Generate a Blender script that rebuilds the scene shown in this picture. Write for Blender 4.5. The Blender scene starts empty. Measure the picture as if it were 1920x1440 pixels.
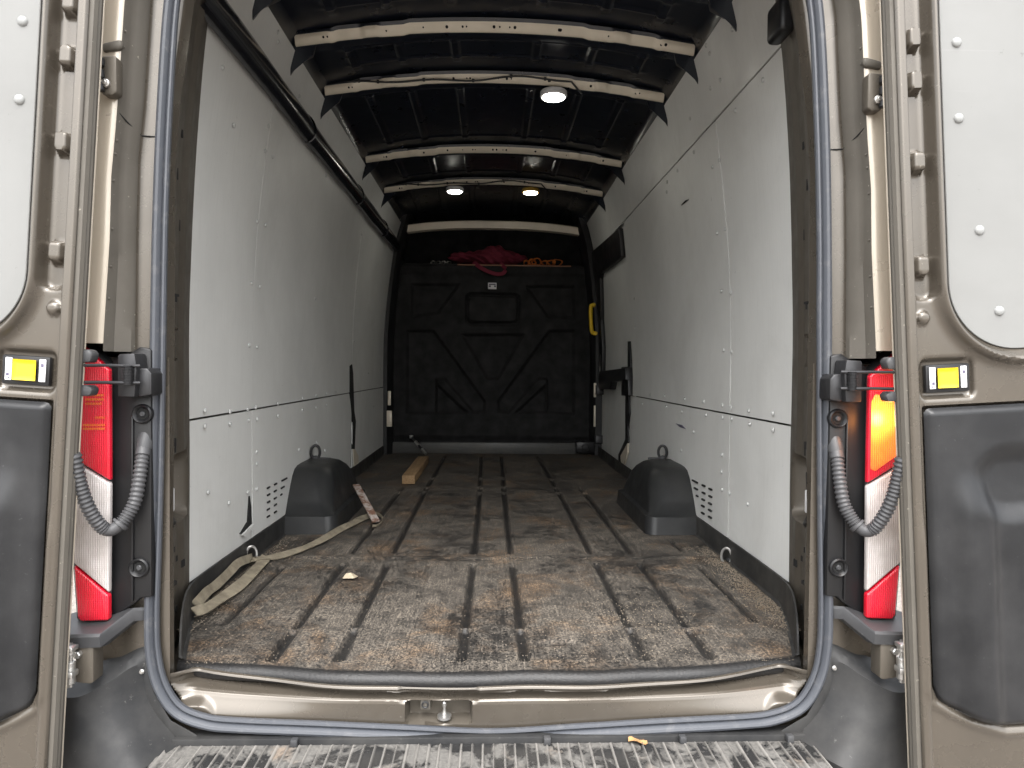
import bpy, bmesh, math, random
import numpy as np
from mathutils import Vector, Matrix
random.seed(7); rng = np.random.RandomState(11)
S = bpy.context.scene
COL = S.collection

# ------------------------------------------------------------------ camera, world, sun, exposure
CX, CZ, FPX = -0.012, 0.72, 1280.0            # metres; load floor is z = 0, van centre x = 0
YAW, PITCH, ROLL = math.radians(1.79), math.radians(-1.25), math.radians(0.5)
cf = np.array([math.sin(YAW)*math.cos(PITCH), math.cos(YAW)*math.cos(PITCH), math.sin(PITCH)])
r0 = np.array([math.cos(YAW), -math.sin(YAW), 0.0]); u0 = np.cross(r0, cf)
cr = r0*math.cos(ROLL)+u0*math.sin(ROLL); cu = u0*math.cos(ROLL)-r0*math.sin(ROLL)
CAM = np.array([CX, 0.0, CZ])
cd = bpy.data.cameras.new('camera'); cd.sensor_width = 36; cd.lens = FPX/1920*36
cd.clip_start = 0.02; cd.clip_end = 3000
co = bpy.data.objects.new('camera', cd); COL.objects.link(co)
co.matrix_world = Matrix(((cr[0], cu[0], -cf[0], CAM[0]), (cr[1], cu[1], -cf[1], CAM[1]), (cr[2], cu[2], -cf[2], CAM[2]), (0, 0, 0, 1)))
S.camera = co

SUN_EL, SUN_AZ = math.radians(58), math.radians(184)    # azimuth clockwise from +Y: behind the photographer
w = bpy.data.worlds.new('World'); S.world = w; w.use_nodes = True
nt = w.node_tree; nt.nodes.clear()
sky = nt.nodes.new('ShaderNodeTexSky'); sky.sky_type = 'NISHITA'; sky.sun_disc = False
sky.sun_elevation = SUN_EL; sky.sun_rotation = SUN_AZ; sky.air_density = 1.2; sky.dust_density = 4.0
hs = nt.nodes.new('ShaderNodeHueSaturation'); hs.inputs['Saturation'].default_value = 0.18   # overcast: nearly grey
bg = nt.nodes.new('ShaderNodeBackground'); bg.inputs['Strength'].default_value = 0.15
wo = nt.nodes.new('ShaderNodeOutputWorld')
nt.links.new(sky.outputs[0], hs.inputs['Color']); nt.links.new(hs.outputs[0], bg.inputs['Color']); nt.links.new(bg.outputs[0], wo.inputs['Surface'])
sl = bpy.data.lights.new('sun', 'SUN'); sl.energy = 0.5; sl.angle = math.radians(90); sl.color = (1, 0.96, 0.9)
so = bpy.data.objects.new('sun', sl); COL.objects.link(so)
sd = Vector((math.sin(SUN_AZ)*math.cos(SUN_EL), math.cos(SUN_AZ)*math.cos(SUN_EL), math.sin(SUN_EL)))
so.rotation_euler = (-sd).to_track_quat('-Z', 'Y').to_euler()
S.view_settings.view_transform = 'Standard'; S.view_settings.look = 'None'
S.view_settings.exposure = 2.07; S.view_settings.gamma = 1.0
S.view_settings.use_curve_mapping = False
S.render.engine = 'CYCLES'
S.cycles.max_bounces = 8; S.cycles.diffuse_bounces = 5; S.cycles.glossy_bounces = 3; S.cycles.transmission_bounces = 2; S.cycles.use_light_tree = False; S.cycles.caustics_reflective = False; S.cycles.caustics_refractive = False

# ------------------------------------------------------------------ measuring helpers
def ray(x, y): return cf + cr*(x-960)/FPX - cu*(y-720)/FPX
def atY(x, y, Y): d = ray(x, y); return CAM + d*Y/d[1]
def atZ(x, y, z): d = ray(x, y); return CAM + d*(z-CZ)/d[2]
def wx(z):                                      # half-width of the lined load space at height z
    z = np.asarray(z, float)
    return 0.903 - 0.088*np.clip(z-0.75, 0, None)**2 - 0.25*np.clip(z-1.68, 0, None)**2
def onwall(x, y, side):
    d = ray(x, y); X = side*0.9
    for _ in range(12):
        p = CAM + d*(X-CAM[0])/d[0]; X = side*float(wx(p[2]))
    return CAM + d*(X-CAM[0])/d[0]
def sstep(a, b, x):
    t = np.clip((x-a)/(b-a), 0, 1); return t*t*(3-2*t)
def sdbox(x, y, x0, x1, y0, y1, r):
    qx = np.abs(x-(x0+x1)/2)-(x1-x0)/2+r; qy = np.abs(y-(y0+y1)/2)-(y1-y0)/2+r
    return np.hypot(np.maximum(qx, 0), np.maximum(qy, 0))+np.minimum(np.maximum(qx, qy), 0)-r
def sdpoly(x, y, P):
    d = np.full(np.shape(x), 1e9); inside = np.zeros(np.shape(x), bool); n = len(P)
    for i in range(n):
        ax, ay = P[i]; bx_, by_ = P[(i+1) % n]; ex, ey = bx_-ax, by_-ay
        t = np.clip(((x-ax)*ex+(y-ay)*ey)/(ex*ex+ey*ey), 0, 1)
        d = np.minimum(d, np.hypot(x-ax-t*ex, y-ay-t*ey))
        c = (ay > y) != (by_ > y)
        with np.errstate(divide='ignore', invalid='ignore'):
            xi = ax+(y-ay)/(by_-ay if by_ != ay else 1e-9)*ex
        inside ^= c & (x < xi)
    return np.where(inside, -d, d)
_g = rng.rand(64, 64)
def vnoise(x, y):
    x = np.asarray(x, float); y = np.asarray(y, float)
    xi = np.floor(x).astype(int); yi = np.floor(y).astype(int); fx = x-xi; fy = y-yi
    fx = fx*fx*(3-2*fx); fy = fy*fy*(3-2*fy)
    a = _g[xi % 64, yi % 64]; b = _g[(xi+1) % 64, yi % 64]; c = _g[xi % 64, (yi+1) % 64]; d = _g[(xi+1) % 64, (yi+1) % 64]
    return (a*(1-fx)+b*fx)*(1-fy)+(c*(1-fx)+d*fx)*fy-0.5

# ------------------------------------------------------------------ materials
class NM:
    def __init__(s, name, base=(0.5, 0.5, 0.5), rough=0.5, metal=0.0, coat=0.0, spec=0.5):
        s.m = bpy.data.materials.new(name); s.m.use_nodes = True; s.t = s.m.node_tree; s.n = s.t.nodes; s.l = s.t.links
        s.p = s.n['Principled BSDF']; s.o = s.n['Material Output']
        s.p.inputs['Base Color'].default_value = (*base, 1); s.p.inputs['Roughness'].default_value = rough
        s.p.inputs['Metallic'].default_value = metal; s.p.inputs['Coat Weight'].default_value = coat
        s.p.inputs['Specular IOR Level'].default_value = spec
        s.tc = s.n.new('ShaderNodeTexCoord')
    def map(s, scale=(1, 1, 1), rot=(0, 0, 0)):
        m = s.n.new('ShaderNodeMapping'); m.inputs['Scale'].default_value = scale; m.inputs['Rotation'].default_value = rot
        s.l.new(s.tc.outputs['Object'], m.inputs['Vector']); return m.outputs[0]
    def noise(s, scale, detail=4, rough=0.55, vec=None, dist=0.0):
        t = s.n.new('ShaderNodeTexNoise'); t.inputs['Scale'].default_value = scale; t.inputs['Detail'].default_value = detail
        t.inputs['Roughness'].default_value = rough; t.inputs['Distortion'].default_value = dist
        s.l.new(vec if vec is not None else s.tc.outputs['Object'], t.inputs['Vector']); return t.outputs['Fac']
    def ramp(s, f, stops):
        r = s.n.new('ShaderNodeValToRGB'); e = r.color_ramp.elements
        while len(e) < len(stops): e.new(0.5)
        for k, (p, c) in zip(e, stops):
            k.position = p; k.color = (c, c, c, 1) if not isinstance(c, tuple) else (*c, 1)
        s.l.new(f, r.inputs['Fac']); return r.outputs['Color']
    def mix(s, f, a, b, mode='MIX'):
        x = s.n.new('ShaderNodeMix'); x.data_type = 'RGBA'; x.blend_type = mode
        for v, k in ((f, 0), (a, 6), (b, 7)):
            if isinstance(v, (int, float)): x.inputs[k].default_value = v if k == 0 else (v, v, v, 1)
            elif isinstance(v, tuple): x.inputs[k].default_value = (*v, 1)
            else: s.l.new(v, x.inputs[k])
        return x.outputs[2]
    def math(s, op, a, b=0.0):
        x = s.n.new('ShaderNodeMath'); x.operation = op
        for v, k in ((a, 0), (b, 1)):
            if isinstance(v, (int, float)): x.inputs[k].default_value = v
            else: s.l.new(v, x.inputs[k])
        return x.outputs[0]
    def attr(s, name):
        a = s.n.new('ShaderNodeAttribute'); a.attribute_name = name; return a.outputs['Fac']
    def color(s, c): s.l.new(c, s.p.inputs['Base Color'])
    def rough(s, c): s.l.new(c, s.p.inputs['Roughness'])
    def bump(s, h, strength=0.3, dist=0.002):
        b = s.n.new('ShaderNodeBump'); b.inputs['Strength'].default_value = strength; b.inputs['Distance'].default_value = dist
        s.l.new(h, b.inputs['Height']); s.l.new(b.outputs[0], s.p.inputs['Normal'])

def m_paint(name, base, metal, rough, coat, dirt=0.25, bmp=0.12):
    k = NM(name, base, rough, metal, coat); k.p.inputs['Coat Roughness'].default_value = 0.15
    d = k.ramp(k.noise(6, 6, 0.65), [(0.45, 0.0), (0.75, dirt)])
    sp = k.ramp(k.noise(90, 3, 0.7), [(0.68, 0.0), (0.74, dirt*0.9)])
    c = k.mix(d, tuple(base), tuple(v*0.62 for v in base)); c = k.mix(sp, c, (0.55, 0.5, 0.42)); k.color(c)
    k.rough(k.ramp(k.noise(14, 5), [(0.3, rough*0.85), (0.8, min(1, rough*1.35))]))
    k.bump(k.noise(4, 2), bmp, 0.004)
    return k.m
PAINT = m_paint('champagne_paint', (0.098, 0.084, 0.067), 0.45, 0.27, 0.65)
BODY = m_paint('brightened_body_paint', (0.46, 0.405, 0.33), 0.25, 0.3, 0.6, 0.1)  # champagne base lightened to paint in the bright sky reflection on outer panels
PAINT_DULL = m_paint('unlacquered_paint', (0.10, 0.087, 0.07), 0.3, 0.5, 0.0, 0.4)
GUTTER = m_paint('dusty_gutter_paint', (0.105, 0.095, 0.08), 0.15, 0.6, 0.0, 0.5)
ROOFBLK = m_paint('roof_dark_coat', (0.007, 0.0095, 0.017), 0.0, 0.3, 0.1, 0.015, 0.01)
BOWTAN = m_paint('bow_paint', (0.72, 0.65, 0.53), 0.15, 0.42, 0.1, 0.35)

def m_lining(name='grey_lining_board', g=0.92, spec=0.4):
    k = NM(name, (0.47, 0.475, 0.465), 0.5, spec=spec)
    q = lambda *c: tuple(v*g for v in c)
    a = k.ramp(k.noise(2.2, 5, 0.6), [(0.3, q(0.70, 0.705, 0.685)), (0.75, q(0.80, 0.805, 0.785))])
    v = k.map((1, 60, 2.2)); st = k.ramp(k.noise(3, 4, 0.6, v), [(0.50, 0.0), (0.8, 0.40)])
    c = k.mix(st, a, q(0.62, 0.62, 0.60))
    sp = k.ramp(k.noise(34, 5, 0.75), [(0.67, 0.0), (0.74, 0.55)]); c = k.mix(sp, c, q(0.25, 0.245, 0.235))
    sm = k.ramp(k.noise(1.3, 6, 0.7, dist=0.8), [(0.52, 0.0), (0.72, 0.22)]); c = k.mix(sm, c, q(0.42, 0.41, 0.385))
    v2 = k.map((1, 7, 40), (0.5, 0, 0)); sc = k.ramp(k.noise(2.5, 3, 0.6, v2), [(0.71, 0.0), (0.74, 0.4)]); c = k.mix(sc, c, q(0.85, 0.85, 0.83))
    k.color(c); k.rough(k.ramp(k.noise(9, 4), [(0.3, 0.36), (0.8, 0.6)]))
    k.bump(k.noise(420, 2), 0.06, 0.0006)
    return k.m
LINING = m_lining()
LINING_DIMMED = m_lining('dimmed_lining_board', 0.28, 0.25)  # same board as the walls, darkened to offset the brighter daylight outside

def m_plastic(name, base, rough, dust=0.3, dcol=(0.16, 0.155, 0.15), grain=500):
    k = NM(name, base, rough, spec=0.4)
    d = k.ramp(k.noise(5, 6, 0.65), [(0.42, 0.0), (0.78, dust)])
    c = k.mix(d, tuple(base), dcol)
    sp = k.ramp(k.noise(60, 4, 0.75), [(0.66, 0.0), (0.74, dust)]); c = k.mix(sp, c, tuple(v*1.8 for v in dcol))
    k.color(c); k.rough(k.ramp(k.noise(11, 5), [(0.3, rough*0.8), (0.8, min(1, rough*1.25))]))
    k.bump(k.noise(grain, 2), 0.25, 0.0006); return k.m
BLACKPL = m_plastic('black_plastic', (0.010, 0.010, 0.011), 0.42, 0.25, (0.04, 0.039, 0.037))
BUMPER = m_plastic('weathered_bumper_plastic', (0.013, 0.0135, 0.0145), 0.62, 0.75, (0.058, 0.056, 0.053))
SHELFPL = m_plastic('grey_black_plastic', (0.045, 0.046, 0.049), 0.45, 0.3)
TRIM = m_plastic('door_trim_plastic', (0.010, 0.0105, 0.0118), 0.38, 0.6, (0.040, 0.040, 0.041))
ARCHPL = m_plastic('arch_cover_plastic', (0.018, 0.019, 0.020), 0.42, 0.45, (0.06, 0.058, 0.054))
BULKPL = m_plastic('bulkhead_felt', (0.008, 0.008, 0.0085), 0.8, 0.15, (0.03, 0.03, 0.03))
SKIRT = m_plastic('rubber_skirting', (0.02, 0.02, 0.02), 0.6, 0.6, (0.10, 0.095, 0.085))
RUBBER = NM('seal_rubber', (0.055, 0.06, 0.075), 0.42)
_d = RUBBER.ramp(RUBBER.noise(25, 5, 0.7), [(0.55, 0.0), (0.8, 0.5)]); RUBBER.color(RUBBER.mix(_d, (0.062, 0.067, 0.078), (0.20, 0.195, 0.19))); RUBBER.bump(RUBBER.noise(80, 3), 0.15, 0.001); RUBBER = RUBBER.m
CONDUIT = NM('convoluted_tube_rubber', (0.055, 0.055, 0.058), 0.5).m
DUCT = NM('glossy_black_duct', (0.011, 0.012, 0.016), 0.22, 0, 0.2); DUCT.bump(DUCT.noise(9, 3), 0.3, 0.006); DUCT = DUCT.m
DARK = NM('dark_cavity', (0.006, 0.006, 0.006), 0.9).m
STEEL = NM('zinc_steel', (0.55, 0.54, 0.52), 0.35, 0.9); STEEL = STEEL.m
DARKMETAL = NM('black_steel', (0.03, 0.03, 0.032), 0.42, 0.4); DARKMETAL.bump(DARKMETAL.noise(120, 3), 0.2, 0.001); DARKMETAL = DARKMETAL.m
WHITEPL = NM('white_plastic', (0.75, 0.75, 0.76), 0.4).m
LABELW = NM('white_label', (0.8, 0.8, 0.82), 0.5).m
INK = NM('label_ink', (0.10, 0.09, 0.14), 0.6).m
YELLOW = NM('yellow_plastic', (0.85, 0.62, 0.01), 0.35).m
YELLOWH = NM('yellow_grab_handle', (0.80, 0.53, 0.02), 0.4).m
BOLTW = NM('painted_bolt', (0.50, 0.505, 0.495), 0.4).m

def m_mat():
    k = NM('dirty_rubber_mat', (0.03, 0.03, 0.03), 0.75)
    big = k.ramp(k.noise(3.0, 5, 0.68, dist=0.6), [(0.38, 0.0), (0.60, 1.0)])
    mid = k.ramp(k.noise(15, 6, 0.75, dist=0.25), [(0.43, 0.0), (0.58, 1.0)])
    f1 = k.noise(150, 4, 0.72)
    fine = k.ramp(f1, [(0.44, 0.0), (0.57, 1.0)])
    def scr(scale, rot, base, lo, hi, v):
        return k.ramp(k.noise(base, 3, 0.6, k.map(scale, (0, 0, rot)), 0.4), [(lo, 0.0), (hi, v)])
    sc = scr((150, 2.2, 1), 0.10, 1.6, 0.60, 0.66, 0.9)
    for a_ in (((130, 2.6, 1), -0.22, 1.7, 0.60, 0.65, 0.8), ((110, 3, 1), 0.6, 1.6, 0.62, 0.67, 0.8), ((110, 3, 1), -1.0, 1.5, 0.66, 0.71, 0.8)): sc = k.math('MAXIMUM', sc, scr(*a_))
    dk = scr((60, 4, 1), 0.1, 2.6, 0.60, 0.68, 0.8)
    body = k.math('ADD', k.math('MULTIPLY', big, 0.52), k.math('MULTIPLY', mid, 0.44))
    lay = k.math('MULTIPLY', body, k.math('ADD', k.math('MULTIPLY', fine, 0.85), 0.15))
    lay = k.math('ADD', lay, k.math('MULTIPLY', sc, k.math('ADD', 0.12, k.math('MULTIPLY', big, 0.34))))
    lay = k.math('MULTIPLY', lay, k.math('SUBTRACT', 1.0, dk))
    lay = k.math('ADD', lay, k.math('MULTIPLY', fine, 0.10))
    g = k.attr('groove'); lay = k.math('MULTIPLY', lay, k.math('SUBTRACT', 1.0, k.math('MULTIPLY', g, 0.86)))
    lay = k.math('MINIMUM', lay, 1.0)
    org = k.ramp(k.noise(3.6, 5, 0.7, dist=0.4), [(0.50, 0.0), (0.66, 0.85)])
    dust = k.mix(org, (0.185, 0.158, 0.127), (0.25, 0.157, 0.086))
    c = k.mix(lay, (0.009, 0.009, 0.0095), dust); k.color(c)
    k.rough(k.ramp(lay, [(0.0, 0.42), (0.4, 0.85)]))
    k.bump(f1, 0.6, 0.0022); return k.m
MAT = m_mat()
def m_tread():
    k = NM('step_tread_plastic', (0.05, 0.05, 0.05), 0.5)
    wet = k.ramp(k.noise(11, 6, 0.7, dist=0.6), [(0.46, 0.0), (0.54, 1.0)])
    fine = k.noise(160, 4, 0.7)
    dust = k.mix(k.ramp(fine, [(0.3, 0.0), (0.7, 1.0)]), (0.085, 0.082, 0.076), (0.17, 0.162, 0.15))
    org = k.ramp(k.noise(7, 4), [(0.62, 0.0), (0.72, 0.6)]); dust = k.mix(org, dust, (0.25, 0.19, 0.14))
    top = k.attr('rib'); c = k.mix(wet, (0.022, 0.022, 0.022), dust); c = k.mix(k.math('MULTIPLY', top, 0.75), c, (0.28, 0.265, 0.245)); k.color(c)
    k.rough(k.ramp(wet, [(0.0, 0.25), (1.0, 0.8)])); k.bump(fine, 0.4, 0.001); return k.m
TREAD = m_tread()
def m_lens(name, c0, c1, em=None, bulb=(0, 0, 0)):
    k = NM(name, c0, 0.12, 0, 0.6)
    sx = k.n.new('ShaderNodeSeparateXYZ'); k.l.new(k.tc.outputs['Object'], sx.inputs[0])
    a = k.math('ABSOLUTE', k.math('SINE', k.math('MULTIPLY', sx.outputs[0], 640.0)))
    b = k.math('ABSOLUTE', k.math('SINE', k.math('MULTIPLY', sx.outputs[2], 640.0)))
    h = k.math('MULTIPLY', a, k.math('ADD', k.math('MULTIPLY', b, 0.3), 0.7))
    n = k.ramp(k.noise(22, 3), [(0.3, 0.0), (0.7, 1.0)])
    k.color(k.mix(k.math('MULTIPLY', h, n), c1, c0)); k.bump(h, 0.5, 0.002)
    if em:
        vm = k.n.new('ShaderNodeVectorMath'); vm.operation = 'DISTANCE'; k.l.new(k.tc.outputs['Object'], vm.inputs[0]); vm.inputs[1].default_value = bulb
        f = k.ramp(vm.outputs['Value'], [(0.0, (1.0, 0.80, 0.28)), (0.022, (1.0, 0.52, 0.05)), (0.060, (0.62, 0.13, 0.01)), (0.11, (0.34, 0.05, 0.008))])
        c = k.mix(k.math('ADD', k.math('MULTIPLY', h, 0.6), 0.4), (0.35, 0.05, 0.01), f)
        k.l.new(c, k.p.inputs['Emission Color']); k.p.inputs['Emission Strength'].default_value = em
    return k.m
LENSRED = m_lens('red_lens', (0.80, 0.016, 0.05), (0.58, 0.008, 0.022))
LENSCLR = m_lens('clear_lens', (0.78, 0.74, 0.73), (0.48, 0.44, 0.42))
LENSAMB = m_lens('amber_glow_strip', (0.75, 0.22, 0.02), (0.7, 0.05, 0.02))

def m_wood():
    k = NM('timber', (0.4, 0.26, 0.13), 0.75); v = k.map((30, 1.5, 30)); g = k.noise(3, 5, 0.6, v, 0.5)
    c = k.ramp(g, [(0.3, (0.22, 0.13, 0.06)), (0.7, (0.39, 0.255, 0.13))])
    d = k.ramp(k.noise(14, 5, 0.7), [(0.5, 0.0), (0.75, 0.7)]); k.color(k.mix(d, c, (0.16, 0.11, 0.07))); k.bump(g, 0.4, 0.002); return k.m
WOOD = m_wood()
def m_web():
    k = NM('strap_webbing', (0.3, 0.26, 0.18), 0.85); d = k.ramp(k.noise(18, 5, 0.7), [(0.35, 0.0), (0.7, 1.0)])
    k.color(k.mix(d, (0.27, 0.235, 0.17), (0.14, 0.118, 0.085))); k.bump(k.noise(300, 2), 0.4, 0.001); return k.m
WEB = m_web()
def m_rust():
    k = NM('rusty_bar', (0.3, 0.2, 0.15), 0.7, 0.3); d = k.ramp(k.noise(30, 5, 0.7), [(0.42, 0.0), (0.6, 1.0)])
    k.color(k.mix(d, (0.20, 0.105, 0.07), (0.46, 0.42, 0.39))); k.bump(d, 0.4, 0.001); return k.m
RUST = m_rust()
CLOTHR = NM('dark_red_cloth', (0.17, 0.016, 0.036), 0.85); CLOTHR.bump(CLOTHR.noise(60, 4), 0.4, 0.003); CLOTHR = CLOTHR.m
CLOTHO = NM('orange_webbing', (0.62, 0.17, 0.03), 0.7).m
DEBRIS = NM('grit', (0.20, 0.165, 0.125), 0.9).m
LEAF = NM('dry_leaf', (0.38, 0.21, 0.09), 0.8).m
def m_ground():
    k = NM('pale_gravel', (0.3, 0.28, 0.26), 0.9); a = k.noise(40, 6, 0.75); b = k.noise(0.6, 4)
    c = k.ramp(a, [(0.3, (0.15, 0.135, 0.12)), (0.5, (0.28, 0.255, 0.23)), (0.72, (0.40, 0.37, 0.34))]); k.color(k.mix(k.ramp(b, [(0.3, 0.0), (0.7, 0.35)]), c, (0.23, 0.21, 0.19)))
    k.bump(a, 0.8, 0.02); return k.m
GROUND = m_ground()

# ------------------------------------------------------------------ mesh helpers
def link(name, me, mat, parent=None, label=None, cat=None, kind=None, group=None):
    o = bpy.data.objects.new(name, me); COL.objects.link(o)
    for m in (mat if isinstance(mat, (list, tuple)) else [mat]):
        if m is not None: me.materials.append(m)
    if parent is not None: o.parent = parent
    if label: o['label'] = label; o['category'] = cat
    if kind: o['kind'] = kind
    if group: o['group'] = group
    return o
def finish(me, ang=35):
    me.polygons.foreach_set('use_smooth', np.ones(len(me.polygons), bool)); me.update()
    me.set_sharp_from_angle(angle=math.radians(ang))
class B:
    def __init__(s): s.bm = bmesh.new(); s.mi = 0
    def _new(s, faces):
        for f in faces: f.material_index = s.mi
    def poly(s, vs):
        f = s.bm.faces.new([s.bm.verts.new(tuple(v)) for v in vs]); f.material_index = s.mi; return s
    def hull(s, A, Bp, bevel=0.0, seg=2):                # two matching outlines joined to a solid
        a = [s.bm.verts.new(tuple(v)) for v in A]; b = [s.bm.verts.new(tuple(v)) for v in Bp]; n = len(a)
        fs = [s.bm.faces.new(a), s.bm.faces.new(b[::-1])]
        for i in range(n): fs.append(s.bm.faces.new((a[i], b[i], b[(i+1) % n], a[(i+1) % n])))
        s._new(fs)
        bmesh.ops.recalc_face_normals(s.bm, faces=fs)
        if bevel:
            es = list({e for f in fs for e in f.edges})
            r = bmesh.ops.bevel(s.bm, geom=es, offset=bevel, segments=seg, affect='EDGES', profile=0.5, clamp_overlap=True)
            s._new(r['faces'])
        return s
    def box(s, x0, x1, y0, y1, z0, z1, bevel=0.0, M=None, seg=2):
        A = [(x0, y0, z0), (x1, y0, z0), (x1, y0, z1), (x0, y0, z1)]; Bq = [(x, y1, z) for x, y, z in A]
        if M is not None: A = [M @ Vector(v) for v in A]; Bq = [M @ Vector(v) for v in Bq]
        return s.hull(A, Bq, bevel, seg)
    def tube(s, pts, rad, seg=10, caps=True, flat=None):
        pts = [Vector(p) for p in pts]; n = len(pts); R = rad if hasattr(rad, '__len__') else [rad]*n
        rings = []; up = Vector((0, 0, 1))
        t0 = (pts[1]-pts[0]).normalized(); nrm = up.cross(t0)
        if nrm.length < 1e-3: nrm = Vector((1, 0, 0)).cross(t0)
        nrm.normalize()
        tp = t0
        for i in range(n):
            t = (pts[min(i+1, n-1)]-pts[max(i-1, 0)]).normalized()
            if t.length < 0.5: t = tp.copy()
            if caps is False and t.dot(tp) < 0: t = -t
            tp = t
            nrm = (nrm-t*nrm.dot(t)).normalized(); bn = t.cross(nrm)
            rings.append([s.bm.verts.new(pts[i]+(nrm*math.cos(2*math.pi*k/seg)+bn*math.sin(2*math.pi*k/seg)*(flat or 1))*R[i]) for k in range(seg)])
        fs = []
        for i in range(n-1):
            for k in range(seg): fs.append(s.bm.faces.new((rings[i][k], rings[i][(k+1) % seg], rings[i+1][(k+1) % seg], rings[i+1][k])))
        if caps: fs.append(s.bm.faces.new(rings[0][::-1])); fs.append(s.bm.faces.new(rings[-1]))
        s._new(fs); return s
    def cyl(s, p0, p1, r, seg=16, bevel=0.0):
        p0 = Vector(p0); p1 = Vector(p1)
        if bevel:
            d = (p1-p0).normalized()*bevel
            return s.tube([p0, p0+d, p1-d, p1], [r-bevel, r, r, r-bevel], seg)
        return s.tube([p0, p1], r, seg)
    def grid(s, P, closed=False):                        # P[i][j] points
        V = [[s.bm.verts.new(tuple(p)) for p in row] for row in P]; fs = []
        for i in range(len(V)-1):
            m = len(V[i])
            for j in range(m if closed else m-1): fs.append(s.bm.faces.new((V[i][j], V[i+1][j], V[i+1][(j+1) % m], V[i][(j+1) % m])))
        s._new(fs); return s
    def done(s, name, mat, parent=None, ang=35, recalc=False, **kw):
        if recalc: bmesh.ops.recalc_face_normals(s.bm, faces=s.bm.faces[:])
        me = bpy.data.meshes.new(name); s.bm.to_mesh(me); s.bm.free(); finish(me, ang)
        return link(name, me, mat, parent, **kw)
def sheet(name, X, Y, Z, mat, parent=None, attrs=None, flip=False, ang=40, midx=None, **kw):
    n, m = X.shape; me = bpy.data.meshes.new(name)
    co_ = np.stack([X, Y, Z], -1).reshape(-1, 3).astype(np.float32)
    i = np.arange(n*m).reshape(n, m); q = np.stack([i[:-1, :-1], i[:-1, 1:], i[1:, 1:], i[1:, :-1]], -1).reshape(-1, 4)
    if flip: q = q[:, ::-1]
    me.vertices.add(n*m); me.vertices.foreach_set('co', co_.ravel())
    me.loops.add(q.size); me.loops.foreach_set('vertex_index', q.astype(np.int32).ravel())
    me.polygons.add(len(q)); me.polygons.foreach_set('loop_start', np.arange(0, q.size, 4, dtype=np.int32))
    me.update(calc_edges=True)
    if midx is not None: me.polygons.foreach_set('material_index', np.asarray(midx, np.int32).ravel())
    for k, v in (attrs or {}).items():
        a = me.attributes.new(k, 'FLOAT', 'POINT'); a.data.foreach_set('value', v.astype(np.float32).ravel())
    finish(me, ang); return link(name, me, mat, parent, **kw)
def spline(pts, n):                                      # Catmull-Rom through pts
    P = np.array(pts, float); P = np.vstack([2*P[0]-P[1], P, 2*P[-1]-P[-2]]); out = []
    k = len(P)-3
    for t in np.linspace(0, k-1e-9, n):
        i = int(t); f = t-i; a, b, c, d = P[i:i+4]
        out.append(0.5*((2*b)+(c-a)*f+(2*a-5*b+4*c-d)*f*f+(3*b-a-3*c+d)*f**3))
    return np.array(out)
def mir(p, s): return (p[0]*(-s), p[1], p[2])            # points measured on the left: s=-1 keeps, s=+1 mirrors

# ------------------------------------------------------------------ setting
g = B(); g.poly([(-400, -300, -0.72), (400, -300, -0.72), (400, 900, -0.72), (-400, 900, -0.72)])
g.done('ground', GROUND, kind='structure')

van = bpy.data.objects.new('cargo_van', None); COL.objects.link(van); van.location = (0, 0, 0)
van['label'] = 'champagne panel van seen into its open, grey-lined load space'; van['category'] = 'van'

# ---- outer shell keeps daylight out
zz = np.concatenate([np.linspace(-0.45, 1.95, 40)])
for s in (-1, 1):
    yy = np.array([1.62, 1.64, 1.70, 2.5, 4.0, 6.4])
    off = np.array([0.035, 0.05, 0.06, 0.06, 0.06, 0.06])
    Zg, Yg = np.meshgrid(zz, yy, indexing='ij'); Xg = s*(wx(Zg)+off[None, :])
    sheet('side_skin', Xg, Yg, Zg, BODY, van, flip=(s > 0))
xx = np.linspace(-0.86, 0.86, 60); yy = np.array([1.5, 1.56, 2.0, 4.0, 6.4]); Yg, Xg = np.meshgrid(yy, xx, indexing='ij')
sheet('roof_skin', Xg, Yg, 2.14-0.22*(np.abs(Xg)/0.86)**2.6, BODY, van)
b = B(); b.box(-0.97, 0.97, 6.4, 6.43, -0.5, 2.1); b.done('front_shell', DARK, van)
b = B(); b.box(-0.96, 0.96, 1.66, 6.4, -0.10, -0.055); b.done('floor_pan', PAINT_DULL, van)
b = B(); b.box(-0.80, 0.80, 1.52, 1.66, 1.80, 2.10, 0.02); b.done('door_header', PAINT, van)

# ---- inner shell behind the lining
zz = np.linspace(-0.05, 1.97, 40)
for s in (-1, 1):
    y1 = 6.4 if s < 0 else 6.4
    Zg, Yg = np.meshgrid(zz, np.linspace(1.9, y1, 6), indexing='ij')
    sheet('inner_side_panel', s*(wx(Zg)+0.030), Yg, Zg, PAINT_DULL, van, flip=(s < 0))

# ---- ceiling: dark roof skin with pressings, bows
def zroof(X): return 2.065-0.085*(np.abs(X)/0.76)**2.2
xs = np.linspace(-0.775, 0.775, 260); ys = np.linspace(1.6, 6.38, 480)
Yg, Xg = np.meshgrid(ys, xs, indexing='ij')
BOWS = [(2.22, 0), (2.637, 1), (3.10, 2), (4.10, 3), (4.80, 4)]
Zg = zroof(Xg).copy()
bead = np.zeros_like(Zg)
for a in (0.17, 0.40, 0.60):
    bead += sstep(0.022, 0.012, np.abs(np.abs(Xg)-a))
near = np.min([np.abs(Yg-(y+0.02)) for y, _ in BOWS], axis=0)
Zg -= 0.008*bead*sstep(0.09, 0.13, near)
Zg += 0.002*vnoise(Xg*3+5, Yg*2.5)
cross = sstep(0.012, 0.004, np.abs(near-0.16)); Zg -= 0.006*cross*sstep(0.66, 0.60, np.abs(Xg))
sheet('ceiling_skin', Xg, Yg, Zg, ROOFBLK, van, flip=True)

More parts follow.
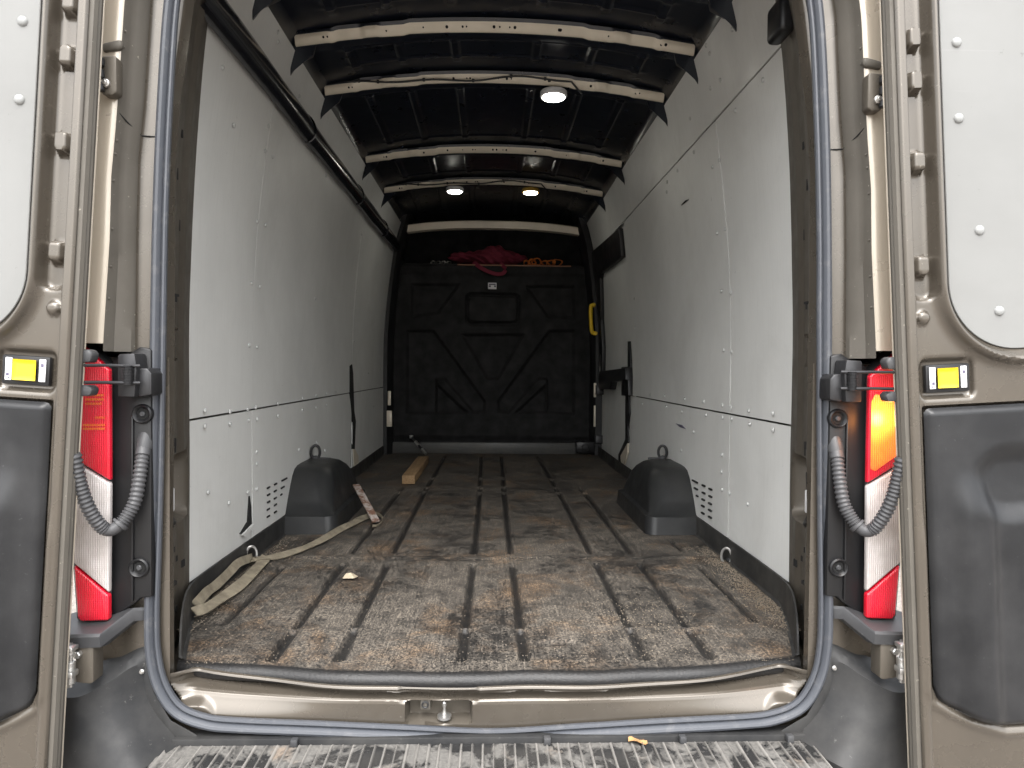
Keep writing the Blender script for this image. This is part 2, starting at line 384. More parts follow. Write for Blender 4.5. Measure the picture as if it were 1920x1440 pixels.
def bow(Y0, k, zc=2.005, half=0.762, h=0.033):
    xs = np.linspace(-half, half, 150); ax = np.abs(xs)
    z = zc-0.062*(ax/half)**2
    jog = 0.006*sstep(0.36, 0.33, ax)-0.006*sstep(0.60, 0.63, ax)
    zl = z+jog; pad = 0.008*(sstep(0.44, 0.455, ax)*sstep(0.515, 0.50, ax))+0.010*sstep(0.62, 0.645, ax)
    P = []
    sec = [(0.03, zroof(xs)-0.004, 0*xs), (0.002, zl+h+0.016, 0*xs), (-0.010, zl+h+0.012, 0*xs), (-0.004, zl+h, pad), (0.010, zl+0.004, pad), (0.016, zl, pad*0.6), (0.075, zl+0.004, 0*xs), (0.085, zl+0.02, 0*xs), (0.11, zl+0.022, 0*xs), (0.10, zroof(xs)-0.004, 0*xs)]
    X = np.array([xs for _ in sec]); Yv = np.array([Y0+o[0]-o[2] for o in sec]); Z = np.array([np.broadcast_to(o[1], xs.shape) for o in sec])
    mi = np.zeros((len(sec)-1, len(xs)-1), int); mi[3:5] = 1
    o = sheet('roof_bow', X, Yv, Z, [ROOFBLK, BOWTAN], van, midx=mi, ang=50)
    # drilled holes in the painted face
    hb = B()
    for t in (-0.655, -0.64, -0.42, -0.28, -0.19, -0.13, -0.115, -0.01, 0.012, 0.05, 0.07, 0.24, 0.245, 0.43, 0.635, 0.65):
        i = int((t+half)/(2*half)*149); zq = zl[i]+h*0.5
        r = random.choice((0.003, 0.004, 0.0055)); y = Y0+0.003-pad[i]-0.0012
        hb.cyl((t, y-0.0004, zq), (t, y+0.004, zq), r, 10)
    hb.done('bow_hole', DARK, o, kind='stuff')
    for s in (-1, 1):                                     # pointed gusset under each end
        gb = B(); xo = half-0.002; zt = float(zl[-1])
        A = [(s*(xo-0.075), Y0+0.012, zt+0.012), (s*(xo+0.006), Y0+0.008, zt+0.004), (s*(xo+0.024), Y0+0.012, zt-0.058), (s*(xo+0.028), Y0+0.028, zt-0.100), (s*(xo+0.004), Y0+0.05, zt-0.04), (s*(xo-0.05), Y0+0.06, zt-0.006)]
        gb.hull([(x, y, z) for x, y, z in A], [(x+s*0.012, y+0.05, z+0.012) for x, y, z in A], 0.003)
        gb.done('gusset', ROOFBLK, o, ang=30)
    return o
bow_o = {}
for Y0, k in BOWS: bow_o[k] = bow(Y0, k)
# front header, lower than the bows
xs = np.linspace(-0.72, 0.74, 90); zz_ = 1.90-0.045*(np.abs(xs)/0.72)**2.5
fb = B(); fb.grid([[(x, 5.74, z+0.06) for x, z in zip(xs, zz_)], [(x, 5.735, z+0.052) for x, z in zip(xs, zz_)], [(x, 5.75, z) for x, z in zip(xs, zz_)], [(x, 5.80, z-0.006) for x, z in zip(xs, zz_)]])
fb.done('front_bow', BOWTAN, van)
# dark cant rails along the roof edge
for s in (-1, 1):
    t = B(); t.grid([[(s*0.70, y, 2.0), (s*0.745, y, 1.985), (s*0.768, y, 1.958), (s*0.776, y, 1.93), (s*0.80, y, 1.92)] for y in np.linspace(1.62, 5.9, 30)])
    t.done('cant_rail', ROOFBLK, van)

# ---- lining boards
RIV = None
def rivet_mesh(r=0.0062, h=0.0036):
    bm = bmesh.new(); rings = []
    for a, zq in ((1.0, 0.0), (0.92, 0.45), (0.62, 0.85), (0.0, 1.0)):
        if a == 0: rings.append([bm.verts.new((0, 0, h))]); continue
        rings.append([bm.verts.new((r*a*math.cos(q*math.pi/5), r*a*math.sin(q*math.pi/5), h*zq)) for q in range(10)])
    for i in range(2):
        for k in range(10): bm.faces.new((rings[i][k], rings[i][(k+1) % 10], rings[i+1][(k+1) % 10], rings[i+1][k]))
    for k in range(10): bm.faces.new((rings[2][k], rings[2][(k+1) % 10], rings[3][0]))
    me = bpy.data.meshes.new('rivet'); bm.to_mesh(me); bm.free(); finish(me, 60); me.materials.append(BOLTW); return me
RIV = rivet_mesh(0.0085, 0.005); RIVBIG = rivet_mesh(0.011, 0.006); RIVBIG.materials.clear(); RIVBIG.materials.append(NM('door_bolt', (0.26, 0.265, 0.26), 0.4).m)
BOARDS = []
def board(side, y0, y1, z0, z1, amp=0.004, proud=0.0, topfn=None, ylean=0.0, y0fn=None):
    n = max(6, int((z1-z0)/0.03)); m = max(4, int((y1-y0)/0.05))
    Z, Yq = np.meshgrid(np.linspace(z0, z1, n), np.linspace(0, 1, m), indexing='ij')
    ya = y0 if y0fn is None else y0fn(Z)
    Yq = ya+(y1-ya)*Yq
    wv = amp*(vnoise(Yq*2.3+side*3+z0*7, Z*2.1+y0*5)*1.6+vnoise(Yq*6, Z*5+9)*0.5)
    X = side*(wx(Z)-proud+wv)
    # returned edges give the board its thickness
    def pad(A, dx=None):
        A = np.vstack([A[:1], A, A[-1:]]); A = np.hstack([A[:, :1], A, A[:, -1:]]); return A
    Xp, Yp, Zp = pad(X), pad(Yq), pad(Z)
    t = side*0.006
    Xp[0] += t; Xp[-1] += t; Xp[1:-1, 0] += t; Xp[1:-1, -1] += t
    o = sheet('lining_board', Xp, Yp, Zp, LINING, van, flip=(side < 0), ang=30)
    BOARDS.append((side, y0, y1, z0, z1, o)); return o
G = 0.0035; S1, S2 = 2.58, 4.42
yl = lambda Z: 2.03-0.10*np.clip(Z-1.0, 0, 1)**1.5
board(-1, 2.0, S1-G, 0.078, 0.56-G, y0fn=yl); board(-1, 2.0, S1-G, 0.56+G, 1.72, y0fn=yl, proud=0.001)
board(-1, S1+G, S2-0.012, 0.078, 0.56-G, proud=0.0005); board(-1, S1+G, S2-G, 0.56+G, 1.72, proud=0.0005)
board(-1, S2+0.008, 5.72, 0.05, 0.56-G); board(-1, S2+G, 5.72, 0.56+G, 1.72)
board(-1, 1.86, 4.25, 1.775, 1.925, 0.002); board(-1, 4.254, 5.74, 1.775, 1.925, 0.002, 0.001)
board(1, 2.0, S1-G, 0.078, 0.555-G, y0fn=yl); board(1, 2.0, S1-G, 0.555+G, 1.668-G, y0fn=yl, proud=0.001)
board(1, S1+G, 4.36, 0.078, 0.555-G, proud=0.0005); board(1, S1+G, 4.36, 0.555+G, 1.668-G, proud=0.0005)
board(1, 1.86, 4.33, 1.668+G, 1.925, 0.003); board(1, 4.334, 5.62, 1.668+G, 1.925, 0.003, -0.003)
def wallnormal(side, z):
    d = float(wx(z+0.01)-wx(z-0.01))/0.02; v = Vector((-side, 0, -0)) ; return Vector((-side*1.0, 0, d*1.0)).normalized()
def onboard(p, side):
    for bs in BOARDS:
        if bs[0] == side and bs[1]-0.12 <= p[1] <= bs[2]+0.02 and bs[3]-0.01 <= p[2] <= bs[4]+0.01: return bs[5]
    return van
def rivet(px, py, side, me=None):
    p = onwall(px, py, side); o = bpy.data.objects.new('rivet', me or RIV); COL.objects.link(o); o.parent = onboard(p, side)
    n = wallnormal(side, p[2]); o.location = Vector(p)+n*0.0015; o.rotation_euler = n.to_track_quat('Z', 'Y').to_euler()
    o.scale = (1, 1, 1.2)
for q in [(383,770),(383,799),(430,772),(430,795),(463,768),(478,764),(465,788),(481,786),(520,757),(520,780),(566,747),(566,769),(592,742),(592,764),(611,739),(611,760),(629,735),(466,648),(481,651),(470,531),(486,538),(481,415),(497,422),(496,283),(510,294),(502,236),(463,923),(480,917),(480,848),(480,870),(389,923),(428,943),(416,127),(663,640),(668,545),(677,440),(560,843),(592,830),(608,845),(700,762),(712,692),(690,700),(520,60),(520,78),(560,180),(437,235),(590,560),(610,330)]: rivet(*q, -1)
for q in [(1450,775),(1450,806),(1405,770),(1407,795),(1356,760),(1372,764),(1356,783),(1373,785),(1320,753),(1325,778),(1285,748),(1280,772),(1247,742),(1250,762),(1220,740),(1205,757),(1358,657),(1373,660),(1354,546),(1371,549),(1346,437),(1361,430),(1337,313),(1350,300),(1355,853),(1369,925),(1355,918),(1354,885),(1403,945),(1278,845),(1302,810),(1190,560),(1192,615),(1374,55),(1333,165),(1352,150),(1325,85),(1332,100),(1302,285),(1295,222),(1271,320),(1252,341),(1251,360),(1380,207),(1432,150)]: rivet(*q, 1)
# louvre slots punched through the rear lower boards
def slot(px, py, side, ln=0.022):
    p = onwall(px, py, side); X = side*(float(wx(p[2]))-0.0065)
    m = B(); m.box(min(X, X+side*0.01), max(X, X+side*0.01), p[1]-ln/2, p[1]+ln/2, p[2]-0.0035, p[2]+0.0035, 0.001)
    m.done('vent_slot', DARK, onboard(p, side))
for zx, zy, l in [(545,403,1),(585,383,1),(635,357,2.2),(545,443,1),(583,422,1),(625,402,1.4),(545,483,1),(583,462,1),(617,442,.7),(543,525,1),(583,500,1),(543,565,1),(583,540,1)]: slot(320+zx/3, 780+zy/3, -1, 0.034*l)
for zx, zy, l in [(620,340,2.2),(665,362,1),(700,380,1),(625,378,1.4),(665,400,1),(700,418,1),(632,415,.7),(663,435,1),(698,455,1),(661,468,1),(698,490,1),(661,505,1),(698,526,1)]: slot(1080+zx/2.769, 780+zy/2.769, 1, 0.034*l)
def wallpatch(name, pts, side, mat, t=0.005, back=0.004):
    P = [onwall(x, y, side) for x, y in pts]
    m = B(); m.hull([(p[0]-side*t, p[1], p[2]) for p in P], [(p[0]+side*back, p[1], p[2]) for p in P]); return m.done(name, mat, onboard(P[0], side))
wallpatch('tear', [(466,930),(469,950),(470,985),(453,1004),(449,1001),(463,978)], -1, DARK)
wallpatch('torn_flap', [(449,1003),(454,1006),(471,988),(470,982)], -1, LINING, 0.012)
wallpatch('board_gap', [(655,686),(659,683),(661,700),(662,735),(663,770),(666,790),(665,815),(664,842),(660,842),(661,800),(658,760),(655,735)], -1, DARK)
wallpatch('exposed_pillar', [(661,842),(664,840),(671,855),(672,884),(664,884),(662,860)], -1, BOWTAN, 0.004)
wallpatch('scuff', [(1278,385),(1286,376),(1292,374),(1284,381)], 1, DARK, 0.004)
wallpatch('scuff', [(1268,794),(1279,797),(1286,804),(1276,801)], 1, INK, 0.0035)

# black cable duct along the left cantrail
d = B(); P = []
for y in np.linspace(1.86, 5.8, 70):
    wob = 0.006*vnoise(y*2.2, 3.3)
    w_ = 0.058*(1+0.12*float(vnoise(y*3.1, 8.0)))
    zc = 1.745+wob; X = -float(wx(zc)); row = []
    for a in np.linspace(-1.25, 1.25, 13):
        row.append((X+0.004+0.046*math.cos(a*1.25), y, zc+w_*math.sin(a*1.2)-0.02*math.cos(a)))
    P.append(row)
d.grid(P); d.done('cable_duct', DUCT, van)
b = B()
for y0 in (2.95, 4.05, 5.0):
    b.tube([(-float(wx(1.74))+0.004+0.049*math.cos(a*1.25), y0, 1.745+0.061*math.sin(a*1.2)-0.02*math.cos(a)) for a in np.linspace(-1.2, 1.2, 12)], 0.004, 6)
b.done('duct_clip', DUCT, van)

# ---- front end: bulkhead, overhead shelf, front posts
YB = 5.80
def bk(zx, zy): p = atY(680+zx/3, 420+zy/3, YB); return (float(p[0]), float(p[2]))
xs = np.linspace(-0.89, 0.905, 240); zs = np.linspace(0.09, 1.585, 210); Zg, Xg = np.meshgrid(zs, xs, indexing='ij')
H = np.zeros_like(Xg)
ref = [[(275,338),(545,338),(425,500),(275,522)], [(920,350),(1190,350),(1190,530),(1040,520)],
       [(250,600),(400,600),(690,1000),(685,1060),(625,1062),(460,872),(415,872),(415,1062),(250,1068)],
       [(1190,600),(1050,600),(760,1000),(765,1060),(825,1062),(985,872),(1035,872),(1035,1062),(1190,1068)],
       [(560,622),(905,622),(765,870),(700,870)], [(415,900),(590,1062),(415,1062)], [(1035,900),(860,1062),(1035,1062)]]
for R_ in ref:
    dd = sdpoly(Xg, Zg, [bk(*q) for q in R_]); H = np.maximum(H, sstep(0.012, -0.016, dd))
(xa, za), (xb, zb) = bk(595, 548), bk(868, 408)
ds = sdbox(Xg, Zg, xa-0.025, xb+0.025, za-0.025, zb+0.025, 0.05); H = np.maximum(H, 0.9*sstep(0.010, -0.008, ds))
ds = sdbox(Xg, Zg, xa, xb, za, zb, 0.035); H -= 1.1*sstep(0.010, -0.008, ds)
edge = sstep(0.0, 0.05, 0.9-np.abs(Xg))
Yg = YB+0.028*H+0.02*(1-sstep(0.10, 0.16, Zg))-0.012*sstep(1.50, 1.54, Zg)+0.003*vnoise(Xg*5, Zg*5)
bkh = sheet('bulkhead', Xg, Yg, Zg, BULKPL, van, flip=True)
p = atY(923, 536, YB-0.02); m = B(); m.box(p[0]-0.036, p[0]+0.036, YB-0.018, YB-0.006, p[2]-0.027, p[2]+0.027, 0.003)
lb = m.done('warning_label', LABELW, bkh)
m = B(); m.box(p[0]-0.028, p[0]+0.028, YB-0.020, YB-0.017, p[2]+0.008, p[2]+0.018); m.box(p[0]-0.03, p[0]-0.012, YB-0.020, YB-0.017, p[2]-0.01, p[2]+0.004); m.box(p[0]+0.016, p[0]+0.03, YB-0.020, YB-0.017, p[2]-0.01, p[2]+0.004)
m.done('label_print', INK, lb)
# rear edge of the cab shelf, its board and back wall
m = B(); m.box(-0.86, 0.86, 5.79, 6.35, 1.588, 1.604, 0.002); m.done('overhead_shelf', BULKPL, van)
m = B(); m.box(-0.30, 0.66, 5.782, 5.789, 1.590, 1.600, 0.001); m.done('shelf_edging', NM('shelf_edging_brown', (0.30, 0.14, 0.08), 0.6).m, van)
m = B(); m.box(-0.9, 0.9, 6.30, 6.34, 1.60, 2.06); m.done('headliner', BULKPL, van)
# grey metal kick strip at the foot of the bulkhead
m = B(); m.box(-0.87, 0.83, 5.775, 5.80, 0.0, 0.095, 0.006); m.done('kick_strip', m_plastic('kick_strip_metal', (0.07, 0.07, 0.068), 0.45, 0.6, (0.13, 0.12, 0.10)), van)
m = B(); m.box(0.71, 0.87, 5.70, 5.772, 0.015, 0.115, 0.012); ob_ = m.done('corner_bracket', BLACKPL, van)
m = B(); m.tube([(0.79+0.03*math.cos(a), 5.696, 0.065+0.03*math.sin(a)) for a in np.linspace(0, 2*math.pi, 16)], 0.004, 6); m.done('bracket_ring', DARKMETAL, ob_)
# B posts either side of the bulkhead
for s in (-1, 1):
    Zq = np.linspace(0.0, 2.0, 40)
    P = [[(s*(float(wx(z))+0.03), 5.70, z), (s*(float(wx(z))-0.03 if s < 0 else float(wx(z))-0.035), 5.70, z), (s*(float(wx(z))-0.065), 5.74, z), (s*(float(wx(z))-0.075), 5.83, z)] for z in Zq]
    m = B(); m.grid(P); m.done('front_post', BLACKPL, van)
for s, l in ((-1, [(725,770,735,800),(727,733,733,760)]), (1, [(1113,718,1118,745),(1113,760,1117,800)])):
    for x0, y0, x1, y1 in l:
        a = atY(x0, y1, 5.69); c = atY(x1, y0, 5.69); m = B(); m.box(a[0], c[0], 5.685, 5.697, a[2], c[2], 0.003); m.done('bare_metal_tab', BOWTAN, van)
# yellow grab handle on the right post
hp = [atY(x, y, 5.64) for x, y in ((1112, 572), (1108, 575), (1108, 600), (1110, 622), (1115, 625))]
m = B(); m.tube(spline(hp, 18), 0.016, 10); gh = m.done('grab_handle', YELLOWH, van)
m = B()
for q in (hp[0], hp[-1]): m.cyl((q[0]+0.004, 5.62, q[2]), (q[0]+0.004, 5.70, q[2]), 0.017, 10, 0.004)
m.done('handle_foot', YELLOWH, gh)

# ---- sliding door on the right, set deeper than the lining
sdx = lambda z: float(wx(z))+0.022
def sdq(px, py):
    d_ = ray(px, py); X = 0.92
    for _ in range(10): q = CAM+d_*(X-CAM[0])/d_[0]; X = sdx(q[2])
    return CAM+d_*(X-CAM[0])/d_[0]
Zq = np.linspace(0.0, 1.70, 36); P = [[(sdx(z)+0.012*0, y, z) for y in (4.36, 4.7, 5.1, 5.5, 5.72)] for z in Zq]
m = B(); m.grid(P); sld = m.done('sliding_door', LINING, van)
def sdpatch(name, pts, mat, t=0.02, bev=0.004):
    Q = [sdq(*q) for q in pts]; m = B(); m.hull([(q[0]-t, q[1], q[2]) for q in Q], [(q[0]+0.004, q[1], q[2]) for q in Q], bev); return m.done(name, mat, sld)
sdpatch('track_cover', [(1116,472),(1168,428),(1173,482),(1133,513),(1128,540),(1118,545)], BLACKPL, 0.03)
sdpatch('door_frame', [(1122,540),(1131,515),(1133,600),(1136,650),(1135,720),(1128,720),(1124,620)], BLACKPL, 0.03)
sdpatch('latch_arm', [(1136,696),(1186,690),(1187,712),(1158,716),(1155,730),(1134,730),(1133,716)], DARKMETAL, 0.05, 0.006)
sdpatch('latch_plate', [(1174,688),(1186,688),(1188,742),(1174,742)], BLACKPL, 0.035, 0.006)
sdpatch('catch_block', [(1117,724),(1132,722),(1132,740),(1117,742)], DARKMETAL, 0.06, 0.006)
sdpatch('catch_block', [(1112,818),(1130,816),(1130,832),(1112,834)], DARKMETAL, 0.06, 0.006)
sdpatch('weather_strip', [(1180,640),(1183,640),(1186,690),(1180,690)], BLACKPL, 0.012, 0.001)
sdpatch('weather_strip', [(1176,742),(1182,742),(1183,775),(1180,800),(1181,828),(1170,848),(1166,855),(1166,884),(1163,884),(1163,852),(1176,824)], BLACKPL, 0.014, 0.0)
sdpatch('bare_sill_edge', [(1166,852),(1177,828),(1180,832),(1179,850),(1174,868),(1168,880)], BOWTAN, 0.012, 0.0)
m = B(); m.tube([sdq(1122, 640)+np.array([-0.03, 0, 0]), sdq(1123, 850)+np.array([-0.03, 0, 0])], 0.02, 10); m.done('door_post', BLACKPL, sld)
m = B(); m.tube(spline([sdq(*q)+np.array([-0.02, 0, 0]) for q in ((1131,516),(1131,560),(1132,600))], 10), 0.006, 6); m.done('bright_seam', BOWTAN, sld)
m = B(); m.tube(spline([sdq(*q)+np.array([-0.03, 0, 0]) for q in ((1134,665),(1132,690),(1135,715),(1145,718))], 12), 0.008, 6); m.done('latch_rod', STEEL, sld)

# ---- floor mat
def yrear(X): return 1.597+0.075*(np.abs(X)/0.77)**2.0+0.004*np.sin(X*9+1)+0.003*np.sin(X*21)
def hw(Y): return np.interp(Y, [1.55, 1.66, 1.72, 1.85, 2.03, 2.12, 6], [0.758, 0.766, 0.782, 0.826, 0.885, 0.898, 0.898])
us = np.linspace(-1, 1, 361)
dv = np.concatenate([np.cumsum(np.linspace(0.0055, 0.024, 290))]); dv = dv/dv[-1]
roll = [(0.012, -0.040), (0.000, -0.038), (-0.009, -0.031), (-0.013, -0.021), (-0.011, -0.011), (-0.004, -0.003), (0.006, 0.0015), (0.018, 0.001)]
U, _ = np.meshgrid(us, np.zeros(len(roll)+len(dv)), indexing='xy')
Yr = yrear(us*0.768)
Yg = np.empty_like(U); Zg = np.zeros_like(U)
for i, (dy, dz) in enumerate(roll):
    Yg[i] = Yr+dy; Zg[i] = dz+0.0015*vnoise(us*9, i*0.2)
for i, v in enumerate(dv): Yg[len(roll)+i] = Yr+0.024+(5.79-Yr-0.024)*v
Xg = U*hw(Yg)
gm = np.zeros_like(Xg)
for gx in (0.0755, 0.385, 0.541):
    for (a, c) in ((1.685, 1.865), (1.90, 2.50), (2.665, 3.94), (4.02, 4.10), (4.20, 4.46), (4.53, 5.60)):
        if gx > 0.5 and a > 4.15: continue
        wq = 0.0115 if a < 1.9 else 0.0095
        dq = np.hypot(np.abs(np.abs(Xg)-gx-0.006*np.sin(Yg*1.2+gx*9)), np.clip(np.maximum(a-Yg, Yg-c), 0, None))
        gm = np.maximum(gm, sstep(wq+0.007, wq-0.004, dq))
for (a, c) in ((1.93, 2.46), (2.68, 2.86)):
    dq = np.hypot(np.abs(Xg)-0.757, np.clip(np.maximum(a-Yg, Yg-c), 0, None)); gm = np.maximum(gm, sstep(0.015, 0.005, dq))
for sgn, gx in ((-1, 0.23),):                                  # faint pressed line
    dq = np.hypot(Xg-sgn*gx, np.clip(np.maximum(1.95-Yg, Yg-2.5), 0, None)); gm = np.maximum(gm, 0.25*sstep(0.008, 0.002, dq))
flat = np.zeros_like(Xg); flat[len(roll):] = 1
Zg -= flat*0.014*gm
Zg += flat*0.004*sstep(0.014, 0.003, np.abs(Yg-2.59-0.006*np.sin(Xg*5)))-flat*0.004*sstep(0.006, 0.001, np.abs(Yg-2.575-0.006*np.sin(Xg*5)))
Zg += flat*0.004*sstep(0.016, 0.003, np.abs(Yg-4.08))
ds = sdbox(Xg, Yg, 0.105, 0.225, 1.685, 1.80, 0.02); Zg -= flat*0.007*sstep(0.006, -0.008, ds); 
dr = np.hypot(Xg-0.165, Yg-1.735); Zg += flat*0.004*sstep(0.026, 0.018, dr)-flat*0.004*sstep(0.012, 0.007, dr)
Zg += flat*(0.005*vnoise(Xg*4+3, Yg*3)+0.0025*vnoise(Xg*13, Yg*11))
gm2 = np.clip(gm+0.0*gm, 0, 1); gm2[:len(roll)-1] = 1.12; gm2 = np.maximum(gm2, 0.55*sstep(-0.004, -0.012, ds)*sstep(-0.035, -0.012, ds)*flat)
mat_o = sheet('floor_mat', Xg, Yg, Zg, MAT, van, attrs={'groove': gm2}, ang=60)

# rubber skirting standing up along both walls and round the rear corners
for s in (-1, 1):
    pth = [(0.900, 5.76, .075), (0.900, 4.6, .075), (0.900, 3.60, .078), None, (0.900, 2.99, .078), (0.899, 2.6, .080), (0.898, 2.15, .080), (0.886, 2.03, .084), (0.856, 1.93, .098), (0.826, 1.84, .105), (0.800, 1.765, .092), (0.783, 1.718, .066), (0.773, 1.692, .036), (0.769, 1.680, .006)]
    runs = [pth[:3], pth[4:]]
    for r in runs:
        q = spline(r, 40 if len(r) > 4 else 14); P = []
        for x, y, h in q:
            h = max(h, 0.002)
            P.append([(s*(x-0.016), y, 0.0005), (s*(x-0.008), y, 0.006), (s*(x-0.006), y, h*0.5), (s*(x-0.006+0.002), y, h), (s*(x+0.001), y, h+0.0015), (s*(x+0.002), y, h*0.4)])
        m = B(); m.grid(P); m.done('mat_upstand', SKIRT, van)

# ---- wheel arch covers
def arch(s):
    rows = []
    # outlines (x_inner, y_rear, y_front) by height, rounded corners
    for z, xi, yr, yf, rc in ((0.0, .672, 2.945, 3.70, .05), (0.075, .678, 2.96, 3.685, .05), (0.082, .700, 2.985, 3.66, .05), (0.14, .712, 3.02, 3.64, .07), (0.195, .722, 3.06, 3.60, .09), (0.232, .735, 3.09, 3.55, .10), (0.258, .756, 3.125, 3.50, .10), (0.268, .790, 3.17, 3.46, .08), (0.271, .84, 3.23, 3.42, .05)):
        out = [(0.905, yr)]
        for a in np.linspace(0, math.pi/2, 9): out.append((xi+rc-rc*math.sin(a), yr+rc-rc*math.cos(a)))
        for t in np.linspace(0.1, 0.9, 7): out.append((xi, yr+rc+(yf-yr-2*rc)*t))
        for a in np.linspace(0, math.pi/2, 9): out.append((xi+rc-rc*math.cos(a), yf-rc+rc*math.sin(a)))
        out.append((0.905, yf)); rows.append([(s*x, y, z) for x, y in out])
    m = B(); m.grid(rows); m.bm.faces.new([v for v in m.bm.verts][-len(rows[-1]):])
    a_ = m.done('wheel_arch_cover', ARCHPL, van, ang=50)
    return a_
arches = {s: arch(s) for s in (-1, 1)}

def ring(name, c, nrm, R=0.022, r=0.004, parent=None, plate=True):
    nrm = Vector(nrm).normalized(); t = nrm.cross(Vector((0, 0, 1))).normalized(); u = t.cross(nrm)
    m = B(); m.tube([Vector(c)+t*(R*0.62*math.cos(a))+u*(R*math.sin(a)) for a in np.linspace(0, 2*math.pi, 20)], r, 8); o = m.done(name, STEEL if not plate else DARKMETAL, parent or van)
    if plate:
        m = B(); p0 = Vector(c)-u*R*0.9; m.cyl(p0-nrm*0.012, p0+nrm*0.004, 0.014, 12, 0.002); m.done('ring_base', DARKMETAL, o)
    return o
for s, a, c in ((-1, (580, 851), (460, 1040)), (1, (1253, 851), (1373, 1043))):
    p = onwall(*a, s); p[2] += 0.008; ring('lashing_ring', (p[0]-s*0.03, p[1], p[2]), (-s*0.3, -1, 0.0), 0.034, 0.007)
    m = B(); m.cyl((p[0]-s*0.03, p[1], p[2]-0.03), (p[0]-s*0.10, p[1]+0.02, p[2]-0.035), 0.006, 8); m.done('ring_pin', DARKMETAL, van)
    p = onwall(*c, s); rr = ring('lashing_ring', (p[0]-s*0.022, p[1], p[2]), (-s*0.55, -1, 0.1), 0.030, 0.005, plate=False)
    m = B(); m.cyl((p[0]-s*0.0, p[1], p[2]-0.012), (p[0]-s*0.022, p[1], p[2]-0.016), 0.009, 10); m.done('ring_base', DARKMETAL, rr)

# ---- interior lamps on the bows, with their flex
LAMP = NM('led_diffuser', (0.9, 0.9, 0.88), 0.4); LAMP.p.inputs['Emission Color'].default_value = (1.0, 0.97, 0.86, 1); LAMP.p.inputs['Emission Strength'].default_value = 9; LAMP = LAMP.m
BRASS = NM('amber_lamp_body', (0.55, 0.33, 0.06), 0.35, 0.2).m
for (px, py, k, body) in ((1038, 171, 2, WHITEPL), (853, 350, 4, WHITEPL), (995, 349, 4, BRASS)):
    Yl = dict((q, y) for y, q in BOWS)[k]+0.05; p = atY(px, py, Yl); zl = 1.996-0.062*(p[0]/0.762)**2
    m = B(); m.cyl((p[0], Yl, zl-0.022), (p[0], Yl, zl+0.006), 0.062, 28, 0.005); lo = m.done('ceiling_lamp', body, bow_o[k])
    m = B(); m.tube([(p[0], Yl, zl-0.0215), (p[0], Yl, zl-0.026), (p[0], Yl, zl-0.031)], [0.05, 0.048, 0.034], 28); m.done('lamp_diffuser', LAMP, bow_o[k])
CABLE = NM('black_flex', (0.012, 0.012, 0.012), 0.5).m
for k, x0, x1 in ((2, -0.66, 0.34), (4, -0.66, 0.33)):
    Yb = dict((q, y) for y, q in BOWS)[k]; pts = []
    for x in np.linspace(x0, x1, 60):
        z = 2.0-0.062*(x/0.762)**2+0.022+0.010*math.sin(x*7)+0.006*math.sin(x*17)
        pts.append((x, Yb-0.012, z))
    pts += [(x1+0.03, Yb+0.0, 1.985), (x1+0.05, Yb+0.01, 1.97)]
    m = B(); m.tube(pts, 0.0042, 6); cbl = m.done('lamp_flex', CABLE, bow_o[k])
    m = B()
    for i in (3, 8, 20, 33, 43, 52): q = pts[i]; m.cyl((q[0]-0.006, q[1]-0.002, q[2]), (q[0]+0.006, q[1]-0.002, q[2]), 0.0085, 8, 0.002)
    m.done('cable_clip', CABLE, bow_o[k])

# ---- rear opening: pillars, lips, gutters (left measured, right mirrored)
def cont(l, Y):
    P = np.array([atY(x, y, Y) for x, y in l]); z = P[::-1, 2]; x = P[::-1, 0]
    return lambda q: np.interp(q, np.r_[-0.4, z, z[-1]+0.4], np.r_[x[0]-0.0, x, x[-1]+0.14])
c_in = cont([(366,-60),(354,0),(341,100),(330,170),(319,300),(318,500),(317,800),(315,1000),(317,1240)], 1.618)
c_lip = cont([(352,-60),(338,0),(326,100),(318,170),(311,300),(309,500),(307,800),(303,1000),(303,1240)], 1.598)
c_seal = cont([(340,-60),(322,0),(308,200),(300,400),(296,600),(293,800),(288,1000),(285,1240)], 1.578)
c_tan = cont([(295,-60),(285,0),(272,200),(262,300),(258,450),(256,640),(256,1240)], 1.580)
c_gut = cont([(240,-60),(232,0),(224,120),(216,230),(207,330),(204,450),(192,640),(185,1240)], 1.505)
zq = np.concatenate([np.linspace(-0.02, 1.30, 90), np.linspace(1.31, 1.86, 60)])
